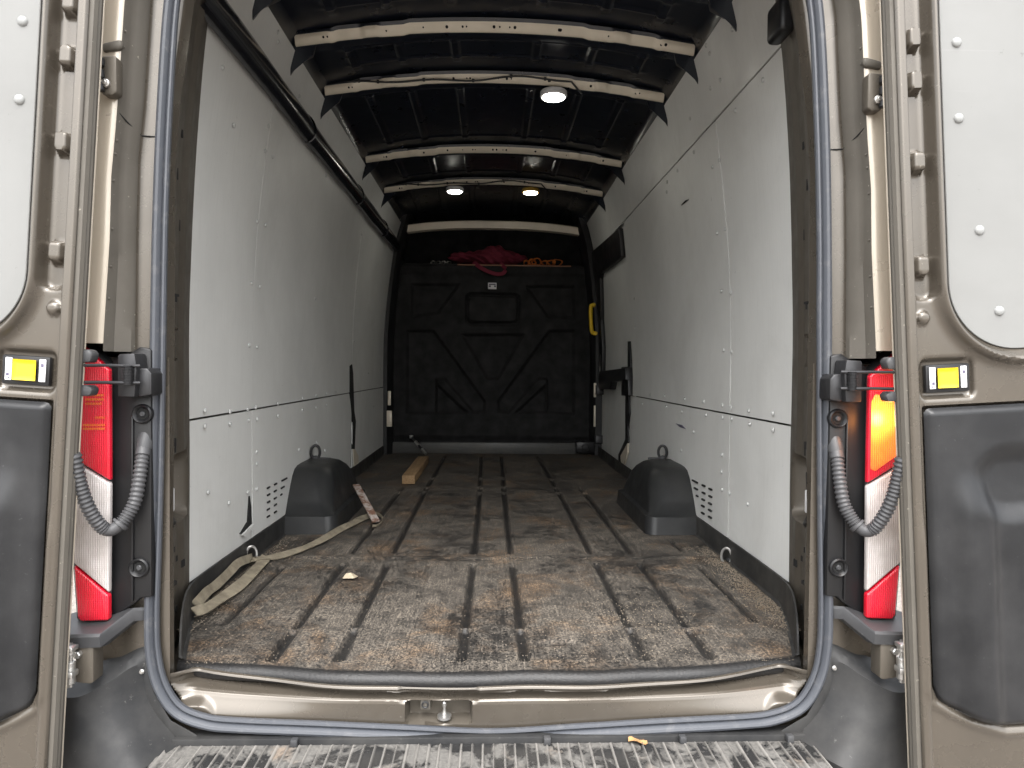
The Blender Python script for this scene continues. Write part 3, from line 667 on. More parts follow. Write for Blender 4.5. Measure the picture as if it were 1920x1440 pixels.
for s in (-1, 1):
    # inner pillar face from the lip to the lining
    ts = np.linspace(0, 1, 24); Zg, T = np.meshgrid(zq, ts, indexing='ij')
    xi = -c_in(Zg); xw = wx(Zg)+0.004; yw = 2.06-0.10*np.clip(Zg-1.0, 0, 1)**1.5
    Xg = xi+(xw-xi)*(T**0.9); Yg = 1.618+(yw-1.618)*T
    Xg = Xg+0.010*(sstep(0.30, 0.36, T)-sstep(0.62, 0.70, T))      # shallow channel
    dip = np.zeros_like(Xg)
    for (z0, z1) in ((0.30, 0.47),):
        dip += sstep(0.010, -0.004, sdbox(T*0.42, Zg, 0.13, 0.36, z0, z1, 0.03))
    Xg += 0.045*dip
    pl = sheet('rear_pillar', s*Xg, Yg, Zg, PAINT_DULL, van, flip=(s > 0), ang=50)
    # slots and holes punched in it
    for t, z, lt, lz in ((.35,1.36,.02,.014),(.5,1.33,.02,.02),(.45,1.22,.012,.03),(.3,.90,.05,.006),(.5,.90,.02,.02),(.3,.77,.012,.07),(.45,.52,.03,.02),(.5,.505,.014,.03),(.4,.24,.03,.014),(.55,.20,.02,.014),(.4,.15,.05,.01),(.7,.17,.02,.02),(.5,.07,.03,.014),(.6,1.10,.008,.03)):
        x0 = float(-c_in(z)); x = x0+(float(wx(z))+0.004-x0)*t**0.9; y = 1.618+(2.06-0.1*max(0, z-1)**1.5-1.618)*t
        x += 0.010*float(sstep(0.30, 0.36, t)-sstep(0.62, 0.70, t))-0.002
        hb = B(); hb.box(min(s*x, s*(x+0.012)), max(s*x, s*(x+0.012)), y-lt/2-0.004, y+lt/2-0.004, z-lz/2, z+lz/2); hb.done('pillar_hole', DARK, pl)
    zc_ = 0.775; x0_ = float(-c_in(zc_)); tq = 0.22; xq = x0_+(float(wx(zc_))+0.004-x0_)*tq**0.9-0.003; yq = 1.618+0.44*tq
    for (dy, dz, hy, hz) in ((-0.022, 0, 0.004, 0.042), (0.022, 0, 0.004, 0.042), (0, 0.038, 0.026, 0.004), (0, -0.038, 0.026, 0.004)):
        fr = B(); xx_ = xq+(0.30*dy); fr.box(*sorted((s*xx_, s*(xx_+0.010))), yq+dy-hy, yq+dy+hy, zc_+dz-hz, zc_+dz+hz, 0.0015); fr.done('slot_frame', PAINT, pl)
    # wire loom clip in the window of the pillar
    x0 = 0.845
    m = B(); m.box(*sorted((s*(x0), s*(x0+0.03))), 1.76, 1.83, 0.335, 0.40, 0.006); m.box(*sorted((s*(x0-0.008), s*(x0+0.01))), 1.775, 1.80, 0.39, 0.43, 0.003)
    m.done('wiring_plug', WHITEPL, pl)
    m = B(); m.tube(spline([(s*0.86, 1.80, 0.34), (s*0.845, 1.79, 0.318), (s*0.85, 1.83, 0.305), (s*0.875, 1.86, 0.33), (s*0.87, 1.86, 0.44)], 16), 0.007, 8); m.done('wiring_loom', BLACKPL, pl)
    # bright painted rolled lip
    P = []
    for z in zq:
        a = c_in(z); l = c_lip(z); P.append([(-s*(a+0.002), 1.640, z), (-s*a, 1.618, z), (-s*(a*0.75+l*0.25), 1.604, z), (-s*(l), 1.597, z), (-s*(l-0.010), 1.598, z), (-s*float(c_seal(z)), 1.600, z)])
    m = B(); m.grid(P); m.done('aperture_lip', PAINT, van, ang=60)
    # outer flange and gutter
    zg = zq[zq > 0.745]
    P = []
    for z in zg:
        sx = float(c_seal(z)); tx = float(c_tan(z)); P.append([(-s*sx, 1.590, z), (-s*(sx*0.5+tx*0.5), 1.586, z), (-s*(tx+0.010), 1.584, z), (-s*(tx+0.003), 1.580, z), (-s*tx, 1.574, z)])
    m = B(); m.grid(P); m.done('door_flange', PAINT, van, ang=60)
    P = []
    for z in zg:
        tx = float(c_tan(z)); gx = float(c_gut(z)); P.append([(-s*tx, 1.574, z), (-s*(tx*0.92+gx*0.08), 1.562, z), (-s*(tx*0.5+gx*0.5), 1.544, z), (-s*(tx*0.25+gx*0.75), 1.535, z), (-s*(tx*0.2+gx*0.8), 1.527, z), (-s*gx, 1.508, z)])
    m = B(); m.grid(P); gu = m.done('door_gutter', GUTTER, van, ang=25)
    m = B()
    for y in (265, 290, 340, 430, 500, 560, 90, 60):
        q = atY(214+0.02*(640-y)-8, y, 1.52); z = q[2]; gx = float(c_gut(z)); tx = float(c_tan(z)); m.cyl((-s*(tx*.12+gx*.88)-(-s)*0.001, 1.516, z), (-s*(tx*.12+gx*.88)+(-s)*(-0.003), 1.512, z), 0.0032, 8)
    m.done('spot_weld', GUTTER, gu)
    zj = 1.241                                              # joint between pillar sections
    m = B(); m.tube([(-s*float(c_lip(zj)), 1.594, zj), (-s*float(c_tan(zj)), 1.577, zj-0.002), (-s*(float(c_tan(zj))*.5+float(c_gut(zj))*.5), 1.5425, zj+0.012), (-s*float(c_gut(zj)), 1.508, zj+0.03)], 0.0016, 6); m.done('panel_joint', DARK, van)
    # quarter panel strip beside the gutter, wrapping round to the side skin
    zt = np.linspace(0.768, 1.95, 60); P = []
    for z in zt:
        gx = -float(c_gut(z)); o_ = float(wx(z))+0.035; o_ = max(o_, gx+0.06)
        P.append([(s*gx, 1.508, z), (s*(gx+0.004), 1.504, z), (s*(gx+0.02), 1.503, z), (s*(o_-0.035), 1.506, z), (s*(o_-0.012), 1.52, z), (s*(o_-0.002), 1.55, z), (s*o_, 1.62, z)])
    m = B(); m.grid(P); m.done('quarter_panel', BODY, van, ang=50)
    # lower rear panel under the lights
    P = []
    for z in np.linspace(-0.45, 0.74, 30):
        sx = 0.745; P.append([(s*0.75, 1.592, z), (s*0.79, 1.588, z), (s*0.83, 1.585, z), (s*0.90, 1.59, z), (s*0.925, 1.605, z), (s*(float(wx(z))+0.035), 1.63, z)])
    m = B(); m.grid(P); m.done('rear_corner_panel', PAINT, van, ang=50)

def L3(px, py, Y, s): p = atY(px, py, Y); return (p[0]*(-s), p[1], p[2])
def prism(name, pts, Y0, Y1, mat, s, parent=van, bevel=0.004, taper=1.0, seg=2):
    A = [L3(x, y, Y0, s) for x, y in pts]; c = np.mean(A, axis=0)
    Bq = [(a[0]*1.0, a[1]+Y1-Y0, a[2]) for a in A]
    if taper != 1.0: A = [(c[0]+(a[0]-c[0])*taper, a[1], c[2]+(a[2]-c[2])*taper) for a in A]
    m = B(); m.hull(A, Bq, bevel, seg); return m.done(name, mat, parent, ang=40)

# ---- sill below the mat
def seal_path():
    left = [(420,-235),(375,-190),(345,-110),(322,0),(308,200),(300,400),(296,600),(293,800),(288,1000),(284,1150),(287,1230),(302,1288),(333,1332),(385,1354),(450,1361),(600,1367),(760,1374)]
    L = [atY(x, y, 1.575) for x, y in left]; L = [(p[0], p[2]) for p in L]
    zc = atY(920, 1381, 1.575)[2]
    path = [(0.0, 1.83)]+[(x, z) for x, z in L]+[(0.0, zc)]; full = path+[(-x, z) for x, z in L[::-1]]+[(0.0, 1.83)]
    return spline(full, 420)
xs = np.linspace(-0.772, 0.772, 400)
prof = np.array([(0.03, -0.030), (-0.004, -0.028), (-0.011, -0.024), (-0.016, -0.0265), (-0.018, -0.031), (-0.012, -0.034), (0.008, -0.038), (0.010, -0.050), (-0.006, -0.056), (-0.011, -0.060), (-0.012, -0.066), (-0.012, -0.072), (-0.012, -0.078), (-0.012, -0.084), (-0.012, -0.090), (-0.012, -0.096), (-0.012, -0.100), (-0.012, -0.106), (-0.012, -0.12), (-0.012, -0.16)])
f2 = np.linspace(0, len(prof)-1, 96); prof = np.stack([np.interp(f2, np.arange(len(prof)), prof[:, k]) for k in (0, 1)], 1)
Xg, I = np.meshgrid(xs, np.arange(len(prof)), indexing='xy'); Pz = prof[:, 1][:, None]+0*Xg; Py = prof[:, 0][:, None]+0*Xg
base = np.where(Pz > -0.05, yrear(Xg), 1.600+0.5*(yrear(Xg)-1.600)*sstep(-0.10, -0.05, Pz))
Zs = Pz+0.03*(np.abs(Xg)/0.77)**4*sstep(-0.13, -0.03, Pz)-0.012*sstep(0.35, 0.0, np.abs(Xg))*sstep(-0.04, -0.10, Pz)*0.6
Ys = base+Py
pad = sstep(0.012, -0.012, sdbox(np.abs(Xg), Zs, 0.655, 0.80, -0.15, -0.062, 0.03)); Ys -= 0.016*pad
cor = sstep(0.70, 0.76, np.abs(Xg)); Ys = Ys*(1-cor)+np.minimum(Ys, 1.60)*cor
mid = sstep(0.010, -0.004, sdbox(Xg, Zs, -0.215, -0.04, -0.060, -0.02, 0.008)); Ys += 0.006*mid
inn = sstep(0.003, -0.003, sdbox(Xg, Zs, -0.203, -0.052, -0.112, -0.063, 0.006)); Ys += 0.045*inn
_sp = [(float(a), float(c)) for a, c in seal_path()]
sdv = sdpoly(Xg, Zs, _sp[::4]); Ys = np.where(np.abs(sdv) < 0.03, np.maximum(Ys, 1.586), Ys); Ys += 0.05*sstep(-0.006, 0.008, sdv)
ic = (inn[:-1, :-1]+inn[1:, 1:])/2 > 0.15  # cells inside the latch pocket get duller paint to imitate its shade
sill = sheet('door_sill', Xg, Ys, Zs, [PAINT, PAINT_DULL], van, flip=True, ang=40, midx=ic.astype(int))
p = atY(833, 1345, 1.60); m = B()
m.tube([(p[0], 1.603, -0.106), (p[0], 1.603, -0.100), (p[0], 1.603, -0.096), (p[0], 1.603, -0.084), (p[0], 1.603, -0.076), (p[0], 1.603, -0.070), (p[0], 1.603, -0.066)], [0.017, 0.017, 0.006, 0.003, 0.0055, 0.0055, 0.002], 14)
m.done('lock_striker', STEEL, sill)
p = atY(798, 1326, 1.61); m = B(); m.box(p[0]-0.012, p[0]+0.012, 1.602, 1.63, -0.088, -0.064, 0.003); bk_ = m.done('striker_bracket', GUTTER, sill)
m = B(); m.tube([(p[0]+0.007*math.cos(a), 1.600, -0.074+0.007*math.sin(a)) for a in np.linspace(0, 2*math.pi, 14)], 0.002, 6); m.done('bracket_eye', DARKMETAL, bk_)

# ---- weather seal round the opening
sp = seal_path()
pr = [(-0.0165, 0.004), (-0.017, -0.004), (-0.0145, -0.0085), (-0.011, -0.0095), (-0.008, -0.007), (-0.0065, -0.0035), (-0.005, -0.003), (-0.003, -0.009), (0.001, -0.0145), (0.006, -0.0165), (0.011, -0.0145), (0.0145, -0.009), (0.0155, -0.003), (0.0145, 0.004)]
P = []
for i in range(len(sp)):
    t = sp[(i+1) % len(sp)]-sp[i-1] if 0 < i < len(sp)-1 else np.array([-1.0, 0.0]); t = t/np.linalg.norm(t)
    n = np.array([t[1], -t[0]])                           # points inwards or outwards consistently
    wob = 1+0.06*float(vnoise(i*0.13, 2))
    P.append([(sp[i][0]+n[0]*a*wob, 1.578+b_, sp[i][1]+n[1]*a*wob) for a, b_ in pr])
m = B(); m.grid(P); m.done('door_seal', RUBBER, van, ang=30)

# ---- rear step bumper
xs = np.arange(-0.742, 0.7421, 0.0026); ys = np.linspace(1.24, 1.572, 40); Yg, Xg = np.meshgrid(ys, xs, indexing='ij')
ph = np.abs(((Xg+0.0245+3) % 0.049)-0.0245)
pad_ = sstep(0.0150, 0.0115, ph)*sstep(1.556, 1.548, Yg)
rim = sstep(0.0030, 0.0012, np.abs(ph-0.0125))*sstep(1.556, 1.548, Yg)
Zs = -0.143+0.0025*pad_+0.0040*rim-0.10*(1.57-Yg)*0.12
Zs -= 0.03*sstep(1.30, 1.24, Yg)
tread = sheet('step_tread', Xg, Yg, Zs, TREAD, van, attrs={'rib': rim}, ang=50)
m = B(); m.box(-0.80, 0.80, 1.26, 1.60, -0.36, -0.165, 0.02); m.box(-0.80, 0.80, 1.555, 1.60, -0.20, -0.128, 0.004); m.done('bumper_core', BUMPER, van)
for px, py in ((552, 1388), (1026, 1387), (1280, 1385), (1481, 1377)):
    p = atY(px, py, 1.548); m = B(); m.box(p[0]-0.008, p[0]+0.008, 1.540, 1.557, -0.141, -0.124, 0.003); m.done('bumper_clip', SHELFPL, tread)
for s in (-1, 1):
    top = [L3(*q, s) for q in ((80,1306,1.505),(118,1308,1.495),(150,1306,1.49),(186,1289,1.51),(215,1272,1.53),(245,1252,1.552),(274,1240,1.567))]
    bot = [(s*0.97, 1.50, -0.20), (s*0.92, 1.49, -0.20), (s*0.875, 1.475, -0.19), (s*0.81, 1.455, -0.165), (s*0.765, 1.465, -0.150), (s*0.735, 1.51, -0.146), (s*0.715, 1.562, -0.142)]
    top = spline(top, 26); bot = spline(bot, 26); rows = []
    for k in np.linspace(0, 1, 16):
        row = []
        for a, c in zip(top, bot):
            q = a*(1-k)+c*k; bow_ = math.sin(k*math.pi)*0.022
            row.append((q[0]+s*bow_, q[1]+bow_*0.55, q[2]-bow_*0.2))
        rows.append(row)
    back = [(s*1.00, 1.60, .02), (s*0.97, 1.60, .02), (s*0.93, 1.60, .03), (s*0.89, 1.595, .045), (s*0.86, 1.59, .05), (s*0.82, 1.588, .07), (s*0.78, 1.587, .078)]
    back = spline(back, 26); rows = [[tuple(p) for p in back], [tuple(p*0.35+q*0.65+np.array([0, 0, 0.006])) for p, q in zip(back, top)]]+rows
    low = [(c[0], c[1], c[2]-0.2) for c in bot]; rows.append(low)
    m = B(); m.grid(rows); bc = m.done('bumper_corner', BUMPER, van, ang=32)
    m = B(); m.hull([L3(*q, 1.567, s) for q in ((262,1240),(278,1240),(290,1300),(320,1350),(370,1378),(370,1386),(318,1386),(285,1360),(268,1310))], [L3(*q, 1.60, s) for q in ((262,1240),(278,1240),(290,1300),(320,1350),(370,1378),(370,1386),(318,1386),(285,1360),(268,1310))], 0.003)
    m.done('bumper_flange', BUMPER, van)
    for q in ((266, 1259), (273, 1331)):
        c = L3(*q, 1.565, s); m = B(); m.cyl((c[0], 1.561, c[2]), (c[0], 1.568, c[2]), 0.006, 12, 0.002); m.done('bumper_screw', STEEL, bc)
    # plastic shelf under the light
    pts = [(100,1185),(125,1188),(188,1188),(250,1140),(272,1140),(272,1168),(250,1168),(190,1207),(165,1210),(100,1200)]
    A = [(95,1180,1.50),(125,1190,1.485),(188,1188,1.487),(250,1140,1.555),(278,1138,1.575)]
    T = [np.array(L3(x, y, Y, s)) for x, y, Y in A]
    bk2 = [np.array((s*0.985, 1.56, 0.150)), np.array((s*0.955, 1.585, 0.155)), np.array((s*0.89, 1.59, 0.158)), np.array((s*0.815, 1.592, 0.160)), np.array((s*0.785, 1.592, 0.160))]
    rows = [[tuple(p) for p in bk2], [tuple(p) for p in T], [tuple(p+np.array([0, -0.004, -0.006])) for p in T], [tuple(p+np.array([0, 0.0, -0.030])) for p in T], [tuple(p+np.array([0, 0.03, -0.036])) for p in T]]
    m = B(); m.grid(rows); m.done('lamp_shelf', SHELFPL, van, ang=30)
    m = B(); c = L3(265, 1155, 1.575, s); m.cyl((c[0], 1.569, c[2]), (c[0], 1.577, c[2]), 0.005, 10, 0.001); m.done('shelf_screw', STEEL, van)

    # ---- tail light
    ol = [(128,628),(152,640),(205,690),(207,705),(206,905),(204,1115),(204,1166),(150,1168),(143,1160),(136,1060),(132,870),(128,700)]
    tl = prism('tail_light', ol, 1.545, 1.60, SHELFPL, s, bevel=0.004)
    segs = [('lens_upper', [(130,634),(152,645),(204,693),(205,902),(132,857)], LENSRED), ('lens_middle', [(132,862),(205,907),(203,1112),(136,1056)], LENSCLR), ('lens_lower', [(137,1061),(203,1117),(203,1164),(150,1166),(144,1158)], LENSRED)]
    for nme, pts, mt in segs: prism(nme, pts, 1.528, 1.546, mt, s, tl, bevel=0.005, seg=3)
    if s < 0:
        for i, (x0, x1, y) in enumerate([(160,194,741),(160,194,749),(160,190,757),(178,196,783),(156,196,797),(156,196,804)]):
            prism('amber_glow_strip', [(x0,y-2),(x1,y-2),(x1,y+2),(x0,y+2)], 1.5262, 1.530, LENSAMB, s, tl, bevel=0)  # amber strips colour in the glow inside the left lens
    else:
        bp = L3(181, 775, 1.526, s)
        LIT = m_lens('lit_amber_lens', (0.8, 0.25, 0.03), (0.7, 0.08, 0.02), 0.62, (bp[0]-0.012, bp[1], bp[2]))
        prism('lit_indicator', [(147,733),(192,728),(199,742),(199,874),(190,878),(147,848)], 1.525, 1.532, LIT, s, tl, bevel=0.003)
        lp = bpy.data.lights.new('indicator_bulb', 'POINT'); lp.energy = 0.12; lp.color = (1, 0.35, 0.08); lp.shadow_soft_size = 0.02
        lo = bpy.data.objects.new('indicator_bulb', lp); COL.objects.link(lo); lo.location = (bp[0], 1.50, bp[2]); lo.parent = tl
    # black housing beside it
    hs_ = prism('lamp_housing', [(204,690),(212,672),(235,668),(262,650),(283,655),(284,1120),(262,1122),(252,1132),(212,1158),(206,1150),(207,905)], 1.556, 1.60, BLACKPL, s, bevel=0.004)
    prism('housing_rib', [(244,780),(249,780),(249,1128),(244,1130)], 1.549, 1.558, BLACKPL, s, hs_, bevel=0.002)
    for (x, y) in ((268, 776), (262, 1064)):
        c = L3(x, y, 1.556, s); m = B(); m.tube([(c[0], 1.560, c[2]), (c[0], 1.550, c[2]), (c[0], 1.547, c[2]), (c[0], 1.549, c[2]), (c[0], 1.556, c[2])], [0.023, 0.022, 0.019, 0.016, 0.012], 24, caps=False); sb_ = m.done('screw_boss', BLACKPL, hs_); m = B(); m.cyl((c[0], 1.5545, c[2]), (c[0], 1.557, c[2]), 0.016, 20); m.done('boss_recess_shade', DARK, hs_); m = B(); m.cyl((c[0], 1.550, c[2]), (c[0], 1.556, c[2]), 0.0065, 8, 0.002); m.done('boss_screw', SHELFPL, hs_)  # dark disc paints the shade inside each boss
    # check strap
    ck = prism('check_strap', [(220,664),(252,662),(256,690),(252,745),(220,744)], 1.505, 1.555, DARKMETAL, s, bevel=0.004)
    prism('check_bracket', [(250,690),(276,690),(284,700),(284,740),(262,745),(250,735)], 1.52, 1.575, DARKMETAL, s, ck, bevel=0.004)
    a = L3(240, 685, 1.50, s); c = L3(240, 722, 1.50, s); n_ = 26
    m = B(); m.tube([tuple(np.array(a)*(1-t)+np.array(c)*t) for t in np.linspace(0, 1, n_*2)], [0.012 if i % 4 < 2 else 0.0095 for i in range(n_*2)], 14); m.done('check_spring', DARKMETAL, ck)
    for y in (686, 718):
        m = B(); m.tube([L3(262, y, 1.51, s), L3(235, y, 1.495, s), L3(200, y-1, 1.47, s), L3(158, y-1, 1.43, s)], [0.004, 0.004, 0.0034, 0.0034], 8); m.done('check_rod', DARKMETAL, ck)
    c = L3(277, 672, 1.575, s); m = B(); m.cyl((c[0], 1.566, c[2]), (c[0], 1.585, c[2]), 0.017, 18, 0.003); st = m.done('check_stud', BLACKPL, van)
    m = B(); m.cyl((c[0], 1.558, c[2]), (c[0], 1.57, c[2]), 0.008, 6, 0.002); m.done('stud_bolt', STEEL, st)
    # rubber blocks on the hinge edge of the door, seen through the gap
    for y0, y1 in ((655, 680), (722, 743)):
        prism('stop_block', [(140,y0),(166,y0),(173,y0+8),(168,y1),(140,y1)], 1.44, 1.47, SHELFPL, s, van, bevel=0.005)
    # convoluted loom
    cp = spline([L3(*q, s) for q in ((270,836,1.560),(266,862,1.545),(261,900,1.535),(253,940,1.525),(238,968,1.515),(222,986,1.505),(206,994,1.497),(190,987,1.487),(170,960,1.472),(155,925,1.458),(146,890,1.448),(138,850,1.438))], 200)
    rad = [0.0148 if (i % 4) < 2 else 0.0122 for i in range(200)]
    for i in range(0, 14): rad[i] = 0.0155
    for i in range(88, 118): rad[i] = 0.0135
    for i in range(84, 90): rad[i] = 0.0185
    m = B(); m.tube(cp, rad, 16); cb = m.done('door_loom', CONDUIT, van, ang=50)
    m = B(); m.tube(spline([L3(274, 800, 1.575, s), L3(274, 818, 1.568, s), L3(270, 842, 1.558, s)], 8), [0.011, 0.012, 0.014, 0.016, 0.017, 0.0175, 0.0175, 0.017], 14); m.done('loom_boot', SHELFPL, cb)

    # ---- hinges
    hu = prism('upper_hinge', [(188,105),(214,103),(218,108),(218,172),(210,178),(190,176)], 1.478, 1.506, PAINT_DULL, s, bevel=0.005)
    c = L3(198, 156, 1.475, s); m = B(); m.cyl((c[0], 1.470, c[2]), (c[0], 1.480, c[2]), 0.009, 16, 0.002); m.cyl((c[0], 1.466, c[2]), (c[0], 1.472, c[2]), 0.005, 6, 0.001); m.done('hinge_bolt', STEEL, hu)
    m = B()
    for y in (118, 140, 165):
        c = L3(190, y, 1.478, s); m.cyl((c[0], 1.472, c[2]-0.009), (c[0], 1.472, c[2]+0.009), 0.009, 12, 0.002)
    m.done('hinge_knuckle', DARKMETAL, hu)
    prism('hinge_recess_shade', [(190,80),(226,72),(228,84),(222,92),(190,96)], 1.495, 1.510, GUTTER, s, hu, bevel=0.006)  # raised block in darker paint stands in for the shaded hollow
    lh = prism('lower_hinge', [(141,1209),(172,1209),(175,1214),(175,1280),(168,1283),(141,1280)], 1.49, 1.53, PAINT_DULL, s, bevel=0.004)
    for x, y in ((147, 1226), (137, 1263)):
        c = L3(x, y, 1.488, s); m = B(); m.cyl((c[0], 1.478, c[2]), (c[0], 1.492, c[2]), 0.0085, 6, 0.002); m.done('hinge_bolt', STEEL, lh)
    m = B()
    for y0, y1 in ((1212, 1228), (1240, 1256), (1266, 1282)):
        a = L3(131, y0, 1.475, s); c = L3(131, y1, 1.475, s); m.cyl(a, c, 0.011, 12, 0.002)
    a = L3(131, 1206, 1.475, s); c = L3(131, 1288, 1.475, s); m.cyl(a, c, 0.006, 10); m.done('hinge_knuckle', STEEL, lh)
    prism('hinge_arm', [(110,1215),(135,1215),(135,1225),(110,1225)], 1.45, 1.475, STEEL, s, lh, bevel=0.003)
    prism('hinge_arm', [(110,1262),(135,1262),(135,1274),(110,1274)], 1.45, 1.475, STEEL, s, lh, bevel=0.003)
    # interior buffer block at the top of the right pillar
    if s > 0:
        m = B(); p0 = atY(1463, 42, 1.86); m.box(p0[0]-0.024, p0[0]+0.02, 1.80, 1.90, p0[2]-0.048, p0[2]+0.05, 0.014, seg=3); m.done('door_buffer', BLACKPL, van)

# ---- rear doors folded right back
AL = math.radians(3.4); YD = 1.42
def door(s):
    O = np.array([s*0.896, YD, 0.044]); uu = np.array([s*math.cos(AL), 0, math.sin(AL)]); vv = np.array([-s*math.sin(AL), 0, math.cos(AL)])
    def W(u, v, h=0.0): return O+uu*u+vv*v+np.array([0, -h, 0])
    us = np.concatenate([np.linspace(0.012, 0.24, 90), np.linspace(0.245, 0.76, 60)]); vs = np.linspace(-0.235, 1.74, 420)
    V, U_ = np.meshgrid(vs, us, indexing='ij')
    H = np.zeros_like(U_)
    up = sstep(0.60, 0.645, V)
    fl0, fl1 = 0.012, 0.027+0.004*up
    H += 0.012*sstep(0.008, 0.016, U_)*sstep(fl1+0.007, fl1-0.001, U_)
    H -= 0.010*(1-up)*sstep(0.030, 0.040, U_)*sstep(0.62, 0.60, V)*0
    # second ridge beside the trim (lower half)
    H += 0.008*sstep(0.006, 0.0, np.abs(U_-0.033))*(1-up)
    # window frame ridge
    dw = sdbox(U_, V, 0.110, 0.70, 0.715, 1.68, 0.145)
    H += 0.023*np.exp(-((dw-0.020)/0.011)**2)*sstep(-0.004, 0.010, dw)
    H -= 0.006*sstep(0.004, -0.004, dw)
    # recess channel between flange and ridge with its tabs
    ch = sstep(0.006, -0.006, sdbox(U_, V, 0.036, 0.080, 0.83, 1.70, 0.018)); H -= 0.014*ch
    for v in ((1.405, 1.298, 1.126, 0.905) if s < 0 else (1.375, 1.285, 1.118, 0.900)):
        H += 0.026*sstep(0.004, -0.004, sdbox(U_, V, 0.038, 0.066, v-0.021, v+0.021, 0.008))
    H += 0.012*sstep(0.015, 0.010, np.hypot(U_-0.050, V-0.79))
    # latch pocket
    H -= 0.012*sstep(0.006, -0.004, sdbox(U_, V, 0.045, 0.158, 0.620, 0.700, 0.012))
    # area behind the trim
    dt = sdpoly(U_, V, [(0.046, 0.600), (0.76, 0.600), (0.76, -0.10), (0.20, -0.095), (0.13, -0.070), (0.085, -0.045), (0.056, -0.025), (0.046, 0.0)])
    H -= 0.020*sstep(0.004, -0.006, dt)
    H += 0.006*np.exp(-((dt-0.016)/0.008)**2)*sstep(0.0, 0.01, dt)*sstep(0.4, 0.3, V)
    H -= 0.02*sstep(-0.215, -0.235, V)
    P = O[None, None, :]+U_[..., None]*uu+V[..., None]*vv; P = P.copy(); P[..., 1] -= H
    d_ = sheet('rear_door', P[..., 0], P[..., 1], P[..., 2], PAINT, van, flip=(s < 0), ang=60)
    # edge, seal and outer skin
    m = B(); rows = []
    for v in np.linspace(-0.235, 1.74, 30): rows.append([tuple(W(0.014, v, 0.003)), tuple(W(0.004, v, 0.002)), tuple(W(0.0, v, -0.006)), tuple(W(0.003, v, -0.012)), tuple(W(0.0, v, -0.016)), tuple(W(0.001, v, -0.024))])
    m.grid(rows); m.done('door_edge', GUTTER, d_, ang=30)
    m = B(); m.hull([tuple(W(u, v, -0.024)) for u, v in ((0.0, -0.24), (0.77, -0.24), (0.77, 1.75), (0.0, 1.75))], [tuple(W(u, v, -0.030)) for u, v in ((0.0, -0.24), (0.77, -0.24), (0.77, 1.75), (0.0, 1.75))], 0.003); m.done('door_skin', BODY, d_)
    # lining in the window opening
    def rr(x0, x1, y0, y1, r, n=10):
        o = []
        for cx, cy, a0 in ((x1-r, y1-r, 0), (x0+r, y1-r, 90), (x0+r, y0+r, 180), (x1-r, y0+r, 270)):
            for k in range(n): a = math.radians(a0+90*k/(n-1)); o.append((cx+r*math.cos(a), cy+r*math.sin(a)))
        return o
    w_ = rr(0.111, 0.699, 0.716, 1.679, 0.144, 16)
    m = B(); m.hull([tuple(W(u, v, 0.0005)) for u, v in w_], [tuple(W(u, v, -0.008)) for u, v in w_], 0.0012, 1); pn = m.done('window_blank', LINING_DIMMED, d_)
    w2 = rr(0.1095, 0.7005, 0.7145, 1.6805, 0.1455, 16)
    m = B(); m.hull([tuple(W(u, v, -0.0042)) for u, v in w2], [tuple(W(u, v, -0.010)) for u, v in w2]); m.done('blank_gasket', DARK, d_)
    for q in ([(43,40),(37,187)] if s < 0 else [(1793,80),(1797,222),(1836,432),(1873,583)]):
        p = atY(*q, YD); o = bpy.data.objects.new('dome_bolt', RIVBIG); COL.objects.link(o); o.parent = pn; o.location = (p[0], YD-0.0004, p[2]); o.rotation_euler = (math.pi/2, 0, 0)
    for u, v in ((0.40, 0.76), (0.62, 0.78), (0.66, 1.05), (0.66, 1.35)):
        p = W(u, v, 0.0004); o = bpy.data.objects.new('dome_bolt', RIVBIG); COL.objects.link(o); o.parent = pn; o.location = tuple(p); o.rotation_euler = (math.pi/2, 0, 0)
    # lower trim, one moulded sheet
    us2 = np.linspace(0.0, 1.0, 110); vs2 = np.linspace(0.0, 1.0, 150); Vn, Un = np.meshgrid(vs2, us2, indexing='ij')
    U2 = 0.048+0.70*Un
    bot = np.interp(U2, [0.048, 0.052, 0.060, 0.075, 0.10, 0.14, 0.20, 0.76], [0.0, -0.022, -0.034, -0.044, -0.055, -0.074, -0.092, -0.098])
    topv = np.interp(U2, [0.048, 0.052, 0.06, 0.76], [0.588, 0.595, 0.598, 0.598])
    V2 = bot+(topv-bot)*Vn
    ed = np.minimum(np.minimum(U2-0.048, topv-V2), V2-bot)
    H2 = -0.004+0.012*sstep(-0.001, 0.012, ed)
    H2 += 0.020*sstep(0.085, 0.13, U2)*sstep(0.47, 0.36, V2)*1.0-0.016*sstep(0.16, 0.20, U2)*sstep(0.47, 0.36, V2)
    H2 -= 0.016*sstep(0.02, -0.03, sdbox(U2, V2, 0.16, 0.46, 0.36, 0.50, 0.06))
    H2 += 0.0015*vnoise(U2*18, V2*14)
    P = O[None, None, :]+U2[..., None]*uu+V2[..., None]*vv; P = P.copy(); P[..., 1] -= H2
    sheet('door_trim', P[..., 0], P[..., 1], P[..., 2], TRIM, d_, flip=(s < 0), ang=60)
    # latch
    tilt = 0.0
    def bxw(name, u0_, u1_, v0_, v1_, h0, h1, mat, par, bev=0.002):
        Q = ((u0_, v0_), (u1_, v0_), (u1_, v1_), (u0_, v1_)); m = B(); m.hull([tuple(W(u, v, h1)) for u, v in Q], [tuple(W(u, v, h0)) for u, v in Q], bev); return m.done(name, mat, par)
    bz = bxw('latch_bezel', 0.054, 0.150, 0.630, 0.690, -0.012, 0.000, SHELFPL if False else BLACKPL, d_, 0.004)
    bxw('latch_surround', 0.058, 0.146, 0.636, 0.686, -0.004, 0.0012, BLACKPL, bz, 0.002)
